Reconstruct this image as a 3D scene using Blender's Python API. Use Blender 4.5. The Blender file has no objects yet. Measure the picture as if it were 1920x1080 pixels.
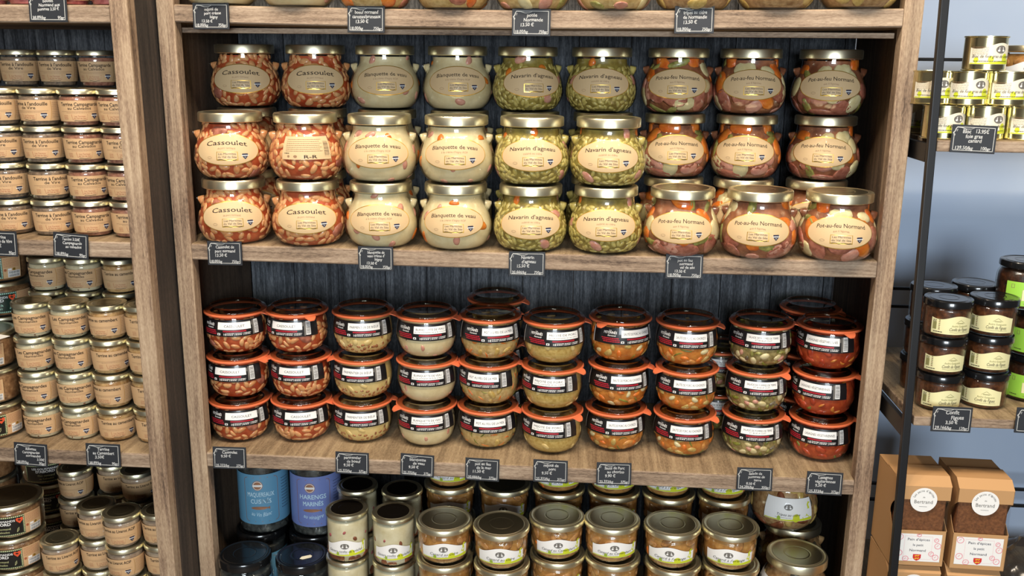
import bpy, bmesh, math, random
from mathutils import Vector, Matrix
random.seed(7)
SC = bpy.context.scene
COL = SC.collection
def lin(c):
    return tuple(((v/255)/12.92 if v/255 <= .04045 else ((v/255+.055)/1.055)**2.4) for v in c)

# ---------------------------------------------------------------- camera, world, lights, exposure
F = 1758.66
CAM = Vector((0, -1.5, 1.55))
PI_, YA_, RO_ = (math.radians(v) for v in (13.8685, -4.5039, -0.5668))
fwd = Vector((math.sin(YA_)*math.cos(PI_), math.cos(YA_)*math.cos(PI_), -math.sin(PI_)))
rgt = Vector((math.cos(YA_), -math.sin(YA_), 0)); dwn = fwd.cross(rgt)
R0 = math.cos(RO_)*rgt + math.sin(RO_)*dwn
R1 = -math.sin(RO_)*rgt + math.cos(RO_)*dwn
cd = bpy.data.cameras.new('camera'); cam = bpy.data.objects.new('camera', cd); COL.objects.link(cam)
cd.sensor_width = 36; cd.lens = F/1920*36; cd.clip_start = .05
m3 = Matrix((R0, -R1, -fwd)).transposed()
cam.matrix_world = Matrix.Translation(CAM) @ m3.to_4x4()
SC.camera = cam

def ray(px, py): return R0*((px-960)/F) + R1*((py-540)/F) + fwd
def at_z(px, py, z):
    d = ray(px, py); return CAM + d*((z-CAM.z)/d.z)
def at_y(px, py, y):
    d = ray(px, py); return CAM + d*((y-CAM.y)/d.y)
def x_at(px, y, z):                       # the X of the point at depth y, height z seen in image column px
    a = (px-960)/F; v = Vector((0, y, z)) - CAM
    return -(R0.dot(v) - a*fwd.dot(v))/(R0.x - a*fwd.x)

w = bpy.data.worlds.new('world'); SC.world = w; w.use_nodes = True
w.node_tree.nodes['Background'].inputs[0].default_value = (*lin((215, 205, 195)), 1)
w.node_tree.nodes['Background'].inputs[1].default_value = .11
def area(name, loc, target, sx, sy, power, color):
    l = bpy.data.lights.new(name, 'AREA'); l.shape = 'RECTANGLE'; l.size = sx; l.size_y = sy
    l.energy = power; l.color = color
    o = bpy.data.objects.new(name, l); COL.objects.link(o); o.location = loc
    o.rotation_euler = (Vector(target)-Vector(loc)).to_track_quat('-Z', 'Y').to_euler()
    return o
# shop window behind the photographer, and ceiling spots above
area('window_daylight', (.30, -4.2, 1.80), (0, 0, 1.00), 1.25, 1.0, 104, (.84, .93, 1))
area('ceiling_light_strip', (.0, -.82, 2.80), (0, -.05, 1.0), 2.2, .22, 27, (1, .93, .84))
for i, (x, y) in enumerate(((-.95, -.95), (-.32, -.95), (.32, -.95), (.95, -.95))):
    area('ceiling_spot', (x, y, 2.72), (x*.9, -.02, 1.0), .09, .09, 6.5, (1, .80, .56))
SC.view_settings.view_transform = 'Standard'; SC.view_settings.look = 'None'
SC.view_settings.exposure = 0.24; SC.view_settings.gamma = 1; SC.view_settings.use_curve_mapping = False
SC.cycles.use_denoising = True
SC.cycles.max_bounces = 7; SC.cycles.diffuse_bounces = 3; SC.cycles.glossy_bounces = 3
SC.cycles.transparent_max_bounces = 14; SC.cycles.caustics_reflective = False; SC.cycles.caustics_refractive = False

# ---------------------------------------------------------------- materials
MATS = {}
def new_mat(name):
    m = bpy.data.materials.new(name); m.use_nodes = True; MATS[name] = m
    return m, m.node_tree, m.node_tree.nodes['Principled BSDF']
def flat(name, c, rough=.6, metal=0, coat=0, spec=.5):
    if name in MATS: return MATS[name]
    m, nt, b = new_mat(name)
    b.inputs['Base Color'].default_value = (*lin(c), 1); b.inputs['Roughness'].default_value = rough
    b.inputs['Metallic'].default_value = metal; b.inputs['Coat Weight'].default_value = coat
    b.inputs['Specular IOR Level'].default_value = spec
    return m
def N(nt, t, **k):
    n = nt.nodes.new(t)
    for a, v in k.items(): setattr(n, a, v)
    return n
def ramp(nt, src, stops):
    r = N(nt, 'ShaderNodeValToRGB'); nt.links.new(src, r.inputs[0]); e = r.color_ramp.elements
    while len(e) < len(stops): e.new(.5)
    for i, (p, c) in enumerate(stops): e[i].position = p; e[i].color = (*lin(c), 1)
    return r.outputs[0]
def wood(name, stops, axis='X', grain=1.0, bump=.25, rough=.75, knots=True):
    m, nt, b = new_mat(name)
    tc = N(nt, 'ShaderNodeTexCoord'); mp = N(nt, 'ShaderNodeMapping')
    s = {'X': (2.2, 60, 60), 'Z': (60, 60, 2.2), 'Y': (60, 2.2, 60)}[axis]
    mp.inputs['Scale'].default_value = tuple(v*grain for v in s); mp.inputs['Rotation'].default_value = (.02, .03, .02)
    nt.links.new(tc.outputs['Object'], mp.inputs[0])
    n1 = N(nt, 'ShaderNodeTexNoise'); n1.inputs['Scale'].default_value = 1.6; n1.inputs['Detail'].default_value = 8; n1.inputs['Roughness'].default_value = .62; n1.inputs['Distortion'].default_value = .6
    nt.links.new(mp.outputs[0], n1.inputs['Vector'])
    n2 = N(nt, 'ShaderNodeTexNoise'); n2.inputs['Scale'].default_value = 5; n2.inputs['Detail'].default_value = 4
    nt.links.new(tc.outputs['Object'], n2.inputs['Vector'])
    mx = N(nt, 'ShaderNodeMath', operation='MULTIPLY_ADD'); nt.links.new(n2.outputs[0], mx.inputs[0]); mx.inputs[1].default_value = .55
    ad = N(nt, 'ShaderNodeMath', operation='MULTIPLY_ADD'); nt.links.new(n1.outputs[0], ad.inputs[0]); ad.inputs[1].default_value = .8; nt.links.new(mx.outputs[0], ad.inputs[2]); mx.inputs[2].default_value = -.17
    b.inputs['Roughness'].default_value = rough
    m2 = N(nt, 'ShaderNodeMapping'); s2 = {'X': (9, 34, 34), 'Z': (34, 34, 9), 'Y': (34, 9, 34)}[axis]; m2.inputs['Scale'].default_value = s2
    nt.links.new(tc.outputs['Object'], m2.inputs[0])
    n3 = N(nt, 'ShaderNodeTexNoise'); n3.inputs['Scale'].default_value = 13; n3.inputs['Detail'].default_value = 5; n3.inputs['Roughness'].default_value = .7
    nt.links.new(m2.outputs[0], n3.inputs['Vector'])
    ad2 = N(nt, 'ShaderNodeMath', operation='MULTIPLY_ADD'); nt.links.new(n3.outputs[0], ad2.inputs[0]); ad2.inputs[1].default_value = .55
    sb = N(nt, 'ShaderNodeMath', operation='SUBTRACT'); nt.links.new(ad.outputs[0], sb.inputs[0]); sb.inputs[1].default_value = .275; nt.links.new(sb.outputs[0], ad2.inputs[2])
    nt.links.new(ramp(nt, ad2.outputs[0], stops), b.inputs['Base Color'])
    bp = N(nt, 'ShaderNodeBump'); bp.inputs['Strength'].default_value = bump; bp.inputs['Distance'].default_value = .002
    nt.links.new(n3.outputs[0], bp.inputs['Height']); nt.links.new(bp.outputs[0], b.inputs['Normal'])
    return m
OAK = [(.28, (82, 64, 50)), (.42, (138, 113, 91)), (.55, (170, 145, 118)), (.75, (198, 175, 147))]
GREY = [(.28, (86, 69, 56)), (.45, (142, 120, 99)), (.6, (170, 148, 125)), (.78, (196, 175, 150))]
oakX = wood('weathered_oak_board', GREY, 'X'); oakZ = wood('weathered_oak_post', OAK, 'Z')
deckX = wood('pale_shelf_top', [(.3, (112, 92, 68)), (.5, (152, 130, 100)), (.72, (182, 160, 126))], 'Y', .8)
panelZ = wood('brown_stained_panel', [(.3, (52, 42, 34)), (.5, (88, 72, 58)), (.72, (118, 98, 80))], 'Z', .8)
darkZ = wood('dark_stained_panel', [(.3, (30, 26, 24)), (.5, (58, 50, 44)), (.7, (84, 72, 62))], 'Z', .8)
plankZ = wood('blue_black_planks', [(.3, (24, 26, 30)), (.46, (60, 64, 70)), (.60, (96, 100, 106)), (.8, (136, 140, 144))], 'Z', 1.5, .4)
gold = flat('gold_lid', (244, 236, 204), .34, 1)
goldtop = flat('gold_lid_top', (190, 184, 156), .30, 1)
goldpaper = flat('gold_foil', (236, 190, 86), .3, .8)
blacklid = flat('black_lid', (16, 17, 19), .22, 0, .5)
darktop = flat('dark_lid_top', (30, 26, 22), .25, .6)
kraftlab = flat('kraft_label', (204, 166, 122), .6, 0, .08)
cream = flat('cream_label', (210, 180, 136), .6, 0, .05)
ink = flat('brown_ink', (48, 34, 24), .7)
ink2 = flat('faded_ink', (150, 116, 84), .7)
redink = flat('rust_ink', (168, 92, 60), .7)
navy = flat('navy_ink', (44, 44, 66), .6)
white = flat('white_paper', (240, 238, 234), .5, 0, .2)
black = flat('black_print', (22, 20, 22), .4, 0, .3)
grey = flat('grey_print', (112, 108, 102), .6)
red = flat('red_print', (196, 34, 52), .5)
lime = flat('yellow_green_print', (206, 214, 48), .5)
limedk = flat('leaf_print', (160, 188, 60), .5)
rubber = flat('orange_rubber', (228, 116, 74), .42, 0, .1)
slate = flat('slate', (33, 36, 42), .6)
chalk = flat('chalk_white', (246, 246, 244), .8)
frameink = flat('frame_silver', (188, 188, 184), .7)
metalblk = flat('black_steel', (22, 22, 24), .42, .3)
tinmat = flat('tin_gold', (232, 222, 176), .22, 1)
board = flat('kraft_card', (190, 146, 98), .7)
bread = None
def glassmat(name, tint=(250, 252, 250), ior=1.5, rough=.03, gain=1.0):
    m = bpy.data.materials.new(name); m.use_nodes = True; nt = m.node_tree; nt.nodes.clear()
    o = N(nt, 'ShaderNodeOutputMaterial'); mix = N(nt, 'ShaderNodeMixShader'); t = N(nt, 'ShaderNodeBsdfTransparent'); g = N(nt, 'ShaderNodeBsdfGlossy'); f = N(nt, 'ShaderNodeLayerWeight')
    t.inputs[0].default_value = (*lin(tint), 1); g.inputs['Roughness'].default_value = rough; f.inputs[0].default_value = .5
    pw = N(nt, 'ShaderNodeMath', operation='POWER'); pw.inputs[1].default_value = 4.0; nt.links.new(f.outputs['Facing'], pw.inputs[0])
    mu = N(nt, 'ShaderNodeMath', operation='MULTIPLY_ADD'); mu.inputs[1].default_value = .85*gain; mu.inputs[2].default_value = .045*gain; mu.use_clamp = True
    nt.links.new(pw.outputs[0], mu.inputs[0]); nt.links.new(mu.outputs[0], mix.inputs[0]); nt.links.new(t.outputs[0], mix.inputs[1]); nt.links.new(g.outputs[0], mix.inputs[2]); nt.links.new(mix.outputs[0], o.inputs[0])
    return m
glass = glassmat('jar_glass'); lidglass = glassmat('lid_glass', (222, 220, 208), gain=1.3); film = glassmat('clear_film', (244, 246, 248), 1.5, .08, 1.8)  # lid glass tint is greyed to stand in for the dark shelf's reflection
def food(name, c1, c2, scale=60, rough=.4, c3=None, bump=.3, coat=.35):
    if name in MATS: return MATS[name]
    m, nt, b = new_mat(name)
    tc = N(nt, 'ShaderNodeTexCoord'); n = N(nt, 'ShaderNodeTexNoise'); n.inputs['Scale'].default_value = scale; n.inputs['Detail'].default_value = 6; n.inputs['Roughness'].default_value = .6
    nt.links.new(tc.outputs['Object'], n.inputs['Vector'])
    st = [(.35, c1), (.62, c2)] + ([(.74, c3)] if c3 else [])
    nt.links.new(ramp(nt, n.outputs[0], st), b.inputs['Base Color'])
    b.inputs['Roughness'].default_value = rough; b.inputs['Coat Weight'].default_value = coat
    bp = N(nt, 'ShaderNodeBump'); bp.inputs['Strength'].default_value = bump; bp.inputs['Distance'].default_value = .002
    nt.links.new(n.outputs[0], bp.inputs['Height']); nt.links.new(bp.outputs[0], b.inputs['Normal'])
    return m

# ---------------------------------------------------------------- mesh helpers
class MB:
    def __init__(s): s.v = []; s.f = []; s.m = []; s.mats = []
    def mi(s, mat):
        if mat not in s.mats: s.mats.append(mat)
        return s.mats.index(mat)
    def add(s, vs, fs, mat):
        o = len(s.v); k = s.mi(mat); s.v += [tuple(v) for v in vs]
        s.f += [tuple(i+o for i in f) for f in fs]; s.m += [k]*len(fs)
    def box(s, a, b, mat, M=None):
        x0, y0, z0 = a; x1, y1, z1 = b
        vs = [Vector(p) for p in ((x0,y0,z0),(x1,y0,z0),(x1,y1,z0),(x0,y1,z0),(x0,y0,z1),(x1,y0,z1),(x1,y1,z1),(x0,y1,z1))]
        if M: vs = [M @ v for v in vs]
        s.add(vs, [(0,3,2,1),(4,5,6,7),(0,1,5,4),(1,2,6,5),(2,3,7,6),(3,0,4,7)], mat)
    def lathe(s, prof, mat, seg=40, cap0=True, cap1=True, M=None):
        vs = []; fs = []; n = len(prof)
        for (r, z) in prof:
            for k in range(seg):
                a = 2*math.pi*k/seg; vs.append(Vector((r*math.cos(a), r*math.sin(a), z)))
        for i in range(n-1):
            for k in range(seg):
                k2 = (k+1) % seg; fs.append((i*seg+k, i*seg+k2, (i+1)*seg+k2, (i+1)*seg+k))
        if cap0: fs.append(tuple(reversed(range(seg))))
        if cap1: fs.append(tuple(range((n-1)*seg, n*seg)))
        if M: vs = [M @ v for v in vs]
        s.add(vs, fs, mat)
    def blob(s, c, ax, sx, sy, sz, mat, nu=8, nv=6, bend=0):   # ellipsoid; ax = (e1,e2,e3) unit axes
        vs = []; fs = []
        for i in range(1, nv):
            th = math.pi*i/nv
            for k in range(nu):
                ph = 2*math.pi*k/nu
                x, y, z = math.cos(th), math.sin(th)*math.cos(ph), math.sin(th)*math.sin(ph)
                yy = y*sy + bend*sx*(x*x-.4)
                vs.append(c + ax[0]*(x*sx) + ax[1]*yy + ax[2]*(z*sz))
        a = len(vs); vs.append(c+ax[0]*sx+ax[1]*(bend*sx*.6)); vs.append(c-ax[0]*sx+ax[1]*(bend*sx*.6))
        for i in range(nv-2):
            for k in range(nu):
                k2 = (k+1) % nu; fs.append((i*nu+k, i*nu+k2, (i+1)*nu+k2, (i+1)*nu+k))
        for k in range(nu):
            k2 = (k+1) % nu; fs.append((a, k2, k)); fs.append((a+1, (nv-2)*nu+k, (nv-2)*nu+k2))
        s.add(vs, fs, mat)
    def mesh(s, name, smooth=False, bevel=0):
        me = bpy.data.meshes.new(name); me.from_pydata(s.v, [], s.f)
        for m in s.mats: me.materials.append(m)
        me.polygons.foreach_set('material_index', s.m)
        if smooth: me.polygons.foreach_set('use_smooth', [True]*len(s.f))
        me.update()
        if smooth == 'auto': 
            me.set_sharp_from_angle(angle=math.radians(38))
        return me
def bevel_mesh(me, wdt, seg=2):
    bm = bmesh.new(); bm.from_mesh(me); bmesh.ops.bevel(bm, geom=list(bm.edges), offset=wdt, segments=seg, affect='EDGES', profile=.6)
    bm.to_mesh(me); bm.free(); return me
def link(name, me, parent=None, loc=None, rotz=0):
    o = bpy.data.objects.new(name, me); COL.objects.link(o)
    if parent: o.parent = parent
    if loc is not None: o.location = loc
    if rotz: o.rotation_euler = (0, 0, rotz)
    return o
def tag(o, label, cat=None, group=None, kind=None):
    if label: o['label'] = label
    if cat: o['category'] = cat
    if group: o['group'] = group
    if kind: o['kind'] = kind
    return o
def struct(name, me, label=None):
    o = link(name, me); o['kind'] = 'structure'
    if label: o['label'] = label
    return o

# ---------------------------------------------------------------- 2D drawing that can be wrapped on a jar
TXT = {}
def glyphs(s, size, bold=0, shear=0, space=1.0, res=2):
    key = (s, bold, shear, space, res)
    if key not in TXT:
        cu = bpy.data.curves.new('t', 'FONT'); cu.body = s; cu.size = 1; cu.offset = bold; cu.shear = shear; cu.space_character = space
        cu.resolution_u = res; cu.fill_mode = 'FRONT'
        o = bpy.data.objects.new('t', cu); COL.objects.link(o)
        dg = bpy.context.evaluated_depsgraph_get(); me = bpy.data.meshes.new_from_object(o.evaluated_get(dg))
        vs = [(v.co.x, v.co.y) for v in me.vertices]; fs = [tuple(p.vertices) for p in me.polygons]
        bpy.data.objects.remove(o); bpy.data.curves.remove(cu); bpy.data.meshes.remove(me)
        x0 = min((v[0] for v in vs), default=0); x1 = max((v[0] for v in vs), default=1)
        TXT[key] = (vs, fs, x0, x1)
    vs, fs, x0, x1 = TXT[key]
    return [((x-x0)*size, y*size) for x, y in vs], fs, (x1-x0)*size
class Art:
    """flat artwork in (u, v) metres with a layer number; map() turns it into 3D"""
    def __init__(s): s.p = []
    def poly(s, pts, mat, layer=1): s.p.append((list(pts), [tuple(range(len(pts)))], mat, layer))
    def grid(s, f, nu, nv, mat, layer=0):
        vs = [f(i/nu, j/nv) for j in range(nv+1) for i in range(nu+1)]
        fs = [(j*(nu+1)+i, j*(nu+1)+i+1, (j+1)*(nu+1)+i+1, (j+1)*(nu+1)+i) for j in range(nv) for i in range(nu)]
        s.p.append((vs, fs, mat, layer))
    def rect(s, u0, v0, u1, v1, mat, layer=0, nu=None):
        nu = nu or max(1, int(abs(u1-u0)/.003)); nv = max(1, int(abs(v1-v0)/.005))
        s.grid(lambda a, b: (u0+(u1-u0)*a, v0+(v1-v0)*b), nu, nv, mat, layer)
    def ellipse(s, cu, cv, ru, rv, mat, layer=0, seg=40, rings=6, pw=1.0):
        vs = [(cu, cv)]; fs = []
        for r in range(1, rings+1):
            for k in range(seg):
                a = 2*math.pi*k/seg; c, n = math.cos(a), math.sin(a)
                vs.append((cu+ru*r/rings*c, cv+rv*r/rings*math.copysign(abs(n)**pw, n)))
        for k in range(seg): fs.append((0, 1+k, 1+(k+1) % seg))
        for r in range(rings-1):
            for k in range(seg):
                k2 = (k+1) % seg; fs.append((1+r*seg+k, 1+(r+1)*seg+k, 1+(r+1)*seg+k2, 1+r*seg+k2))
        s.p.append((vs, fs, mat, layer))
    def line(s, pts, wd, mat, layer=1):
        vs = []; fs = []
        for i, (x, y) in enumerate(pts):
            a = pts[max(0, i-1)]; b = pts[min(len(pts)-1, i+1)]; dx, dy = b[0]-a[0], b[1]-a[1]; L = math.hypot(dx, dy) or 1
            ww = wd[i] if isinstance(wd, (list, tuple)) else wd
            vs += [(x-dy/L*ww/2, y+dx/L*ww/2), (x+dy/L*ww/2, y-dx/L*ww/2)]
        for i in range(len(pts)-1): fs.append((2*i, 2*i+1, 2*i+3, 2*i+2))
        s.p.append((vs, fs, mat, layer))
    def text(s, t, u, v, size, mat, layer=2, align='c', bold=.0, shear=0, space=1.0, arc=0, width=None, wob=0, rot=0, sx=1.0):
        vs, fs, wd = glyphs(t, size, 0, shear, space)
        if bold:      # a thicker pen: the same strokes laid four times, slightly shifted
            d = bold*size*.75; n0 = len(vs); sh = ((-d, -d*.6), (d, -d*.6), (-d, d*.6), (d, d*.6))
            fs = [tuple(i+k*n0 for i in f) for k in range(4) for f in fs]; vs = [(x+a, y+b_) for a, b_ in sh for x, y in vs]
        if width: sx = width/wd
        wd *= sx; off = {'c': -wd/2, 'l': 0, 'r': -wd}[align]
        cr, sr = math.cos(rot), math.sin(rot)
        out = []
        for x, y in vs:
            x = x*sx+off
            y2 = y + (arc*(1-(2*x/wd)**2) if arc and wd else 0) + (wob*math.sin(x/size*2.1+v*900) if wob else 0)
            out.append((u+x*cr-y2*sr, v+x*sr+y2*cr))
        s.p.append((out, fs, mat, layer))
    def onto(s, mb, fn):
        for vs, fs, mat, layer in s.p:
            mb.add([fn(u, v, layer) for u, v in vs], fs, mat)
def wrap(prof, rref, z0=0, ang0=-math.pi/2, eps=.0003, step=.00012, rcap=None):
    def R(z):
        for (r1, a), (r2, b) in zip(prof, prof[1:]):
            if a <= z <= b: return r1+(r2-r1)*(z-a)/(b-a+1e-9)
        return prof[-1][0] if z > prof[-1][1] else prof[0][0]
    def fn(u, v, layer):
        z = z0+v; r = R(z)+eps+layer*step; a = ang0+u/rref
        return (r*math.cos(a), r*math.sin(a), z)
    return fn
def smooth_prof(pts, n=5):
    out = []
    P = [pts[0]]+list(pts)+[pts[-1]]
    for i in range(1, len(P)-2):
        p0, p1, p2, p3 = P[i-1], P[i], P[i+1], P[i+2]
        for k in range(n):
            t = k/n
            out.append(tuple(.5*((2*p1[j])+(-p0[j]+p2[j])*t+(2*p0[j]-5*p1[j]+4*p2[j]-p3[j])*t*t+(-p0[j]+3*p1[j]-3*p2[j]+p3[j])*t**3) for j in (0, 1)))
    out.append(pts[-1])
    # keep z monotone
    res = [out[0]]
    for r, z in out[1:]:
        res.append((r, max(z, res[-1][1]+1e-5)))
    return res
def shrink(prof, d, zmin, zmax):
    q = [(max(r-d, .002), z) for r, z in prof if zmin < z < zmax]
    def R(z):
        for (r1, a), (r2, b) in zip(prof, prof[1:]):
            if a <= z <= b: return r1+(r2-r1)*(z-a)/(b-a+1e-9)
        return prof[0][0]
    return [(R(zmin)-d, zmin)]+q+[(R(zmax)-d, zmax)]
def contents(name, prof, base, pieces, zmin, zmax, d=.0026, seed=1, seg=36, wavy=.0015, layers=None):
    rnd = random.Random(seed); mb = MB(); q = shrink(prof, d, zmin, zmax)
    q = [(r*.5, z) for r, z in q[:1]] + q
    mb.lathe(q, base, seg)
    def R(z):
        for (r1, a), (r2, b) in zip(q, q[1:]):
            if a <= z <= b: return r1+(r2-r1)*(z-a)/(b-a+1e-9)
        return q[-1][0]
    placed = []
    for (mat, n, L, Wd, T, bend, za, zb) in pieces:
        for _ in range(n):
            best = None
            for tr in range(7):
                a = rnd.uniform(-math.pi, math.pi); z = zmin + (zmax-zmin)*rnd.uniform(za, zb)
                r = R(z); dd = min((math.hypot(min(abs(a-b), 2*math.pi-abs(a-b))*r, z-zz) for b, zz in placed), default=1)
                if best is None or dd > best[0]: best = (dd, a, z)
            dd, a, z = best; placed.append((a, z)); r = R(z)
            dz = .003; sl = (R(min(z+dz, zmax))-R(max(z-dz, zmin)))/(2*dz)
            nrm = Vector((math.cos(a), math.sin(a), -sl)).normalized()
            tan = Vector((-math.sin(a), math.cos(a), 0)); up = nrm.cross(tan)
            th = rnd.uniform(0, math.pi); e1 = tan*math.cos(th)+up*math.sin(th); e2 = nrm.cross(e1)
            k = rnd.uniform(.82, 1.15)
            T2 = min(T, .0050)*k
            c = Vector((r*math.cos(a), r*math.sin(a), z)) - nrm*(T2*.42)
            mb.blob(c, (e1, e2, nrm), L*k, Wd*k*rnd.uniform(.85, 1.15), T2, mat, 9, 6, bend*rnd.uniform(-1, 1))
    # everything presses against the inside of the glass, nothing passes through it
    def G(z):
        for (r1, a), (r2, b) in zip(prof, prof[1:]):
            if a <= z <= b: return r1+(r2-r1)*(z-a)/(b-a+1e-9)
        return prof[-1][0] if z > 0 else prof[0][0]
    out = []
    for x, y, z in mb.v:
        z = min(max(z, .0012), zmax+.002); r = math.hypot(x, y); m = G(z)-.0009
        if r > m: k = m/r; x *= k; y *= k
        out.append((x, y, z))
    mb.v = out
    return mb.mesh(name, True)

# ---------------------------------------------------------------- jar shapes
H_A, H_W, H_T, H_D, H_G, H_F, H_B, H_FIG, H_GR = .1098, .0845, .0598, .0696, .091, .167, .0632, .0595, .076
PA = smooth_prof([(.030, 0), (.044, .002), (.0555, .012), (.0616, .027), (.0622, .041), (.0585, .058), (.0525, .071), (.0482, .079), (.0468, .086), (.0468, .094)])
PW = smooth_prof([(.026, 0), (.0385, .003), (.0485, .013), (.0534, .027), (.0542, .040), (.0528, .054), (.0502, .066), (.0494, .0715)])
PT = smooth_prof([(.0255, 0), (.0275, .0018), (.0298, .012), (.0312, .030), (.0318, .042), (.0312, .046), (.0298, .0475), (.0298, .051)])
PD = smooth_prof([(.030, 0), (.0395, .004), (.0445, .014), (.0458, .026), (.0462, .046), (.0462, .050), (.0445, .054), (.0445, .060)])
PG = smooth_prof([(.030, 0), (.0355, .003), (.0378, .012), (.0380, .04), (.0380, .070), (.0365, .076), (.0345, .079), (.0345, .083)])
PF = smooth_prof([(.036, 0), (.0455, .006), (.0475, .018), (.0475, .128), (.0445, .142), (.042, .148), (.042, .155)])
PB = smooth_prof([(.040, 0), (.0475, .004), (.0500, .012), (.0508, .030), (.0512, .045), (.0495, .0495), (.0480, .0515), (.0480, .056)])
PFIG = smooth_prof([(.031, 0), (.0350, .002), (.0362, .010), (.0365, .030), (.0368, .042), (.0355, .0455), (.0345, .047), (.0345, .052)])
PGR = smooth_prof([(.033, 0), (.0380, .003), (.0392, .012), (.0392, .045), (.0375, .055), (.0350, .060), (.0350, .066)])
PROF = dict(A=PA, W=PW, T=PT, D=PD, G=PG, F=PF, B=PB, FIG=PFIG, GR=PGR)
def lid_mesh(name, R, z0, z1, side, top, knurl=False):
    mb = MB(); h = z1-z0
    mb.lathe([(R-.0022, z0), (R, z0+.0012), (R, z1-.003), (R-.0012, z1-.0008), (R-.004, z1-.0002)], side, 56, False, False)
    mb.lathe([(R-.004, z1-.0002), (R-.0065, z1-.0012), (R-.0085, z1-.0014), (R-.0098, z1-.0007)], side, 56, False, False)
    c = z1-.0007; mb.lathe([(R-.0098, c), (R-.0112, c), (R*.46, c), (R*.44, c), (R*.425, c-.00035), (R*.405, c-.00035), (R*.39, c), (R*.37, c), (.0015, c)], top, 56, False, True)
    return mb.mesh(name, 'auto')
def shell_mesh(name, prof, extra=None, seg=48):
    mb = MB(); mb.lathe(prof, glass, seg, True, False)
    if extra: extra(mb)
    return mb.mesh(name, 'auto')
PART = {}
for k, (R, H, z0, sd, tp) in dict(A=(.0520, H_A, .0930, gold, goldtop), T=(.0327, H_T, .0500, gold, goldtop), D=(.0490, H_D, .0585, gold, goldtop),
        G=(.0385, H_G, .0815, gold, darktop), F=(.0478, H_F, .150, blacklid, blacklid), B=(.0520, H_B, .0545, gold, goldtop),
        FIG=(.0382, H_FIG, .0470, blacklid, blacklid), GR=(.0375, H_GR, .0640, blacklid, blacklid)).items():
    PART[k] = [('glass', shell_mesh('glass_'+k, PROF[k])), ('lid', lid_mesh('lid_'+k, R, z0, H-.0006, sd, tp))]
# ears of the pot-bellied jar
def ear(sx):
    mb = MB(); s = .007
    base = Vector((sx*.0495, 0, .0685))
    rings = [(0, .0100, .0135, -.001), (.0045, .0090, .0115, .0005), (.0090, .0060, .0070, .0038), (.0122, .0028, .0032, .0066)]
    vs = []; fs = []; n = 12
    for d, ry, rz, up in rings:
        for k in range(n):
            a = 2*math.pi*k/n; vs.append(base+Vector((sx*d, ry*math.cos(a), rz*math.sin(a)+up)))
    for i in range(len(rings)-1):
        for k in range(n):
            k2 = (k+1) % n; f = (i*n+k, i*n+k2, (i+1)*n+k2, (i+1)*n+k); fs.append(f if sx > 0 else f[::-1])
    fs.append(tuple(range(3*n, 4*n)))
    return vs, fs
# orange-ring jar : glass lid, rubber ring with a pull tab
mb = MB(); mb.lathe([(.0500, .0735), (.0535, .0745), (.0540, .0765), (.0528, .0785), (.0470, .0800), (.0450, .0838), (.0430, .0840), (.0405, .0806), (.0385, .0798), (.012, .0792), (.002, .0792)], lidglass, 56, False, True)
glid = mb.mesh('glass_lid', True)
mb = MB(); mb.lathe([(.0450, .0718), (.0480, .0706), (.0548, .0702), (.0560, .0716), (.0560, .0732), (.0545, .0744), (.0450, .0744), (.0440, .0736)], rubber, 56, False, False)
vs = []; n = 7
for i in range(n):
    t = i/(n-1); x = .0545+.0115*t; hw = .0105*math.sqrt(max(0, 1-(t*.93)**2)); z = .0722-.0052*t*t
    vs += [(x, -hw, z+.0009), (x, hw, z+.0009), (x, hw, z-.0009), (x, -hw, z-.0009)]
fs = []
for i in range(n-1):
    a, b = i*4, i*4+4
    fs += [(a, b, b+1, a+1), (a+1, b+1, b+2, a+2), (a+2, b+2, b+3, a+3), (a+3, b+3, b, a)]
fs.append(((n-1)*4, (n-1)*4+3, (n-1)*4+2, (n-1)*4+1))
mb.add(vs, fs, rubber)
ring = mb.mesh('rubber_ring', 'auto')
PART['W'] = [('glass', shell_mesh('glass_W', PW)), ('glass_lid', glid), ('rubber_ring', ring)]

# ---------------------------------------------------------------- labels
def shield(A, u, v, s, mat=navy, layer=3):
    A.poly([(u-.5*s, v+.45*s), (u+.5*s, v+.45*s), (u+.55*s, v+.1*s), (u+.3*s, v-.3*s), (u, v-.6*s), (u-.3*s, v-.3*s), (u-.55*s, v+.1*s)], mat, layer)
    A.rect(u-.62*s, v+.0*s, u+.62*s, v+.17*s, white, layer+1); A.text('VAL DE SEE', u, v+.03*s, s*.13, mat, layer+2, width=s*1.0)
    A.text('m', u, v-.3*s, s*.3, white, layer+1, bold=.02)
def barcode(A, u0, v0, u1, v1, layer=3, vert=False, mat=black, bg=white):
    A.rect(u0, v0, u1, v1, bg, layer); r = random.Random(4)
    if vert:
        t = v0+.0015
        while t < v1-.0015:
            w_ = r.choice((.0003, .0005, .0008)); A.rect(u0+.0008, t, u1-.0008, min(t+w_, v1-.0012), mat, layer+1, 1); t += w_+r.choice((.0004, .0007))
    else:
        t = u0+.0012
        while t < u1-.0012:
            w_ = r.choice((.0003, .0005, .0007)); A.rect(t, v0+.0008, t+w_, v1-.0008, mat, layer+1, 1); t += w_+r.choice((.0004, .0006))
def scribble(A, u0, u1, v, mat, h=.0008, layer=2, seed=1):
    r = random.Random(seed); t = u0
    while t < u1:
        L = r.uniform(.0012, .0038); A.rect(t, v, min(t+L, u1), v+h, mat, layer, 1); t += L+.0006
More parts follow.
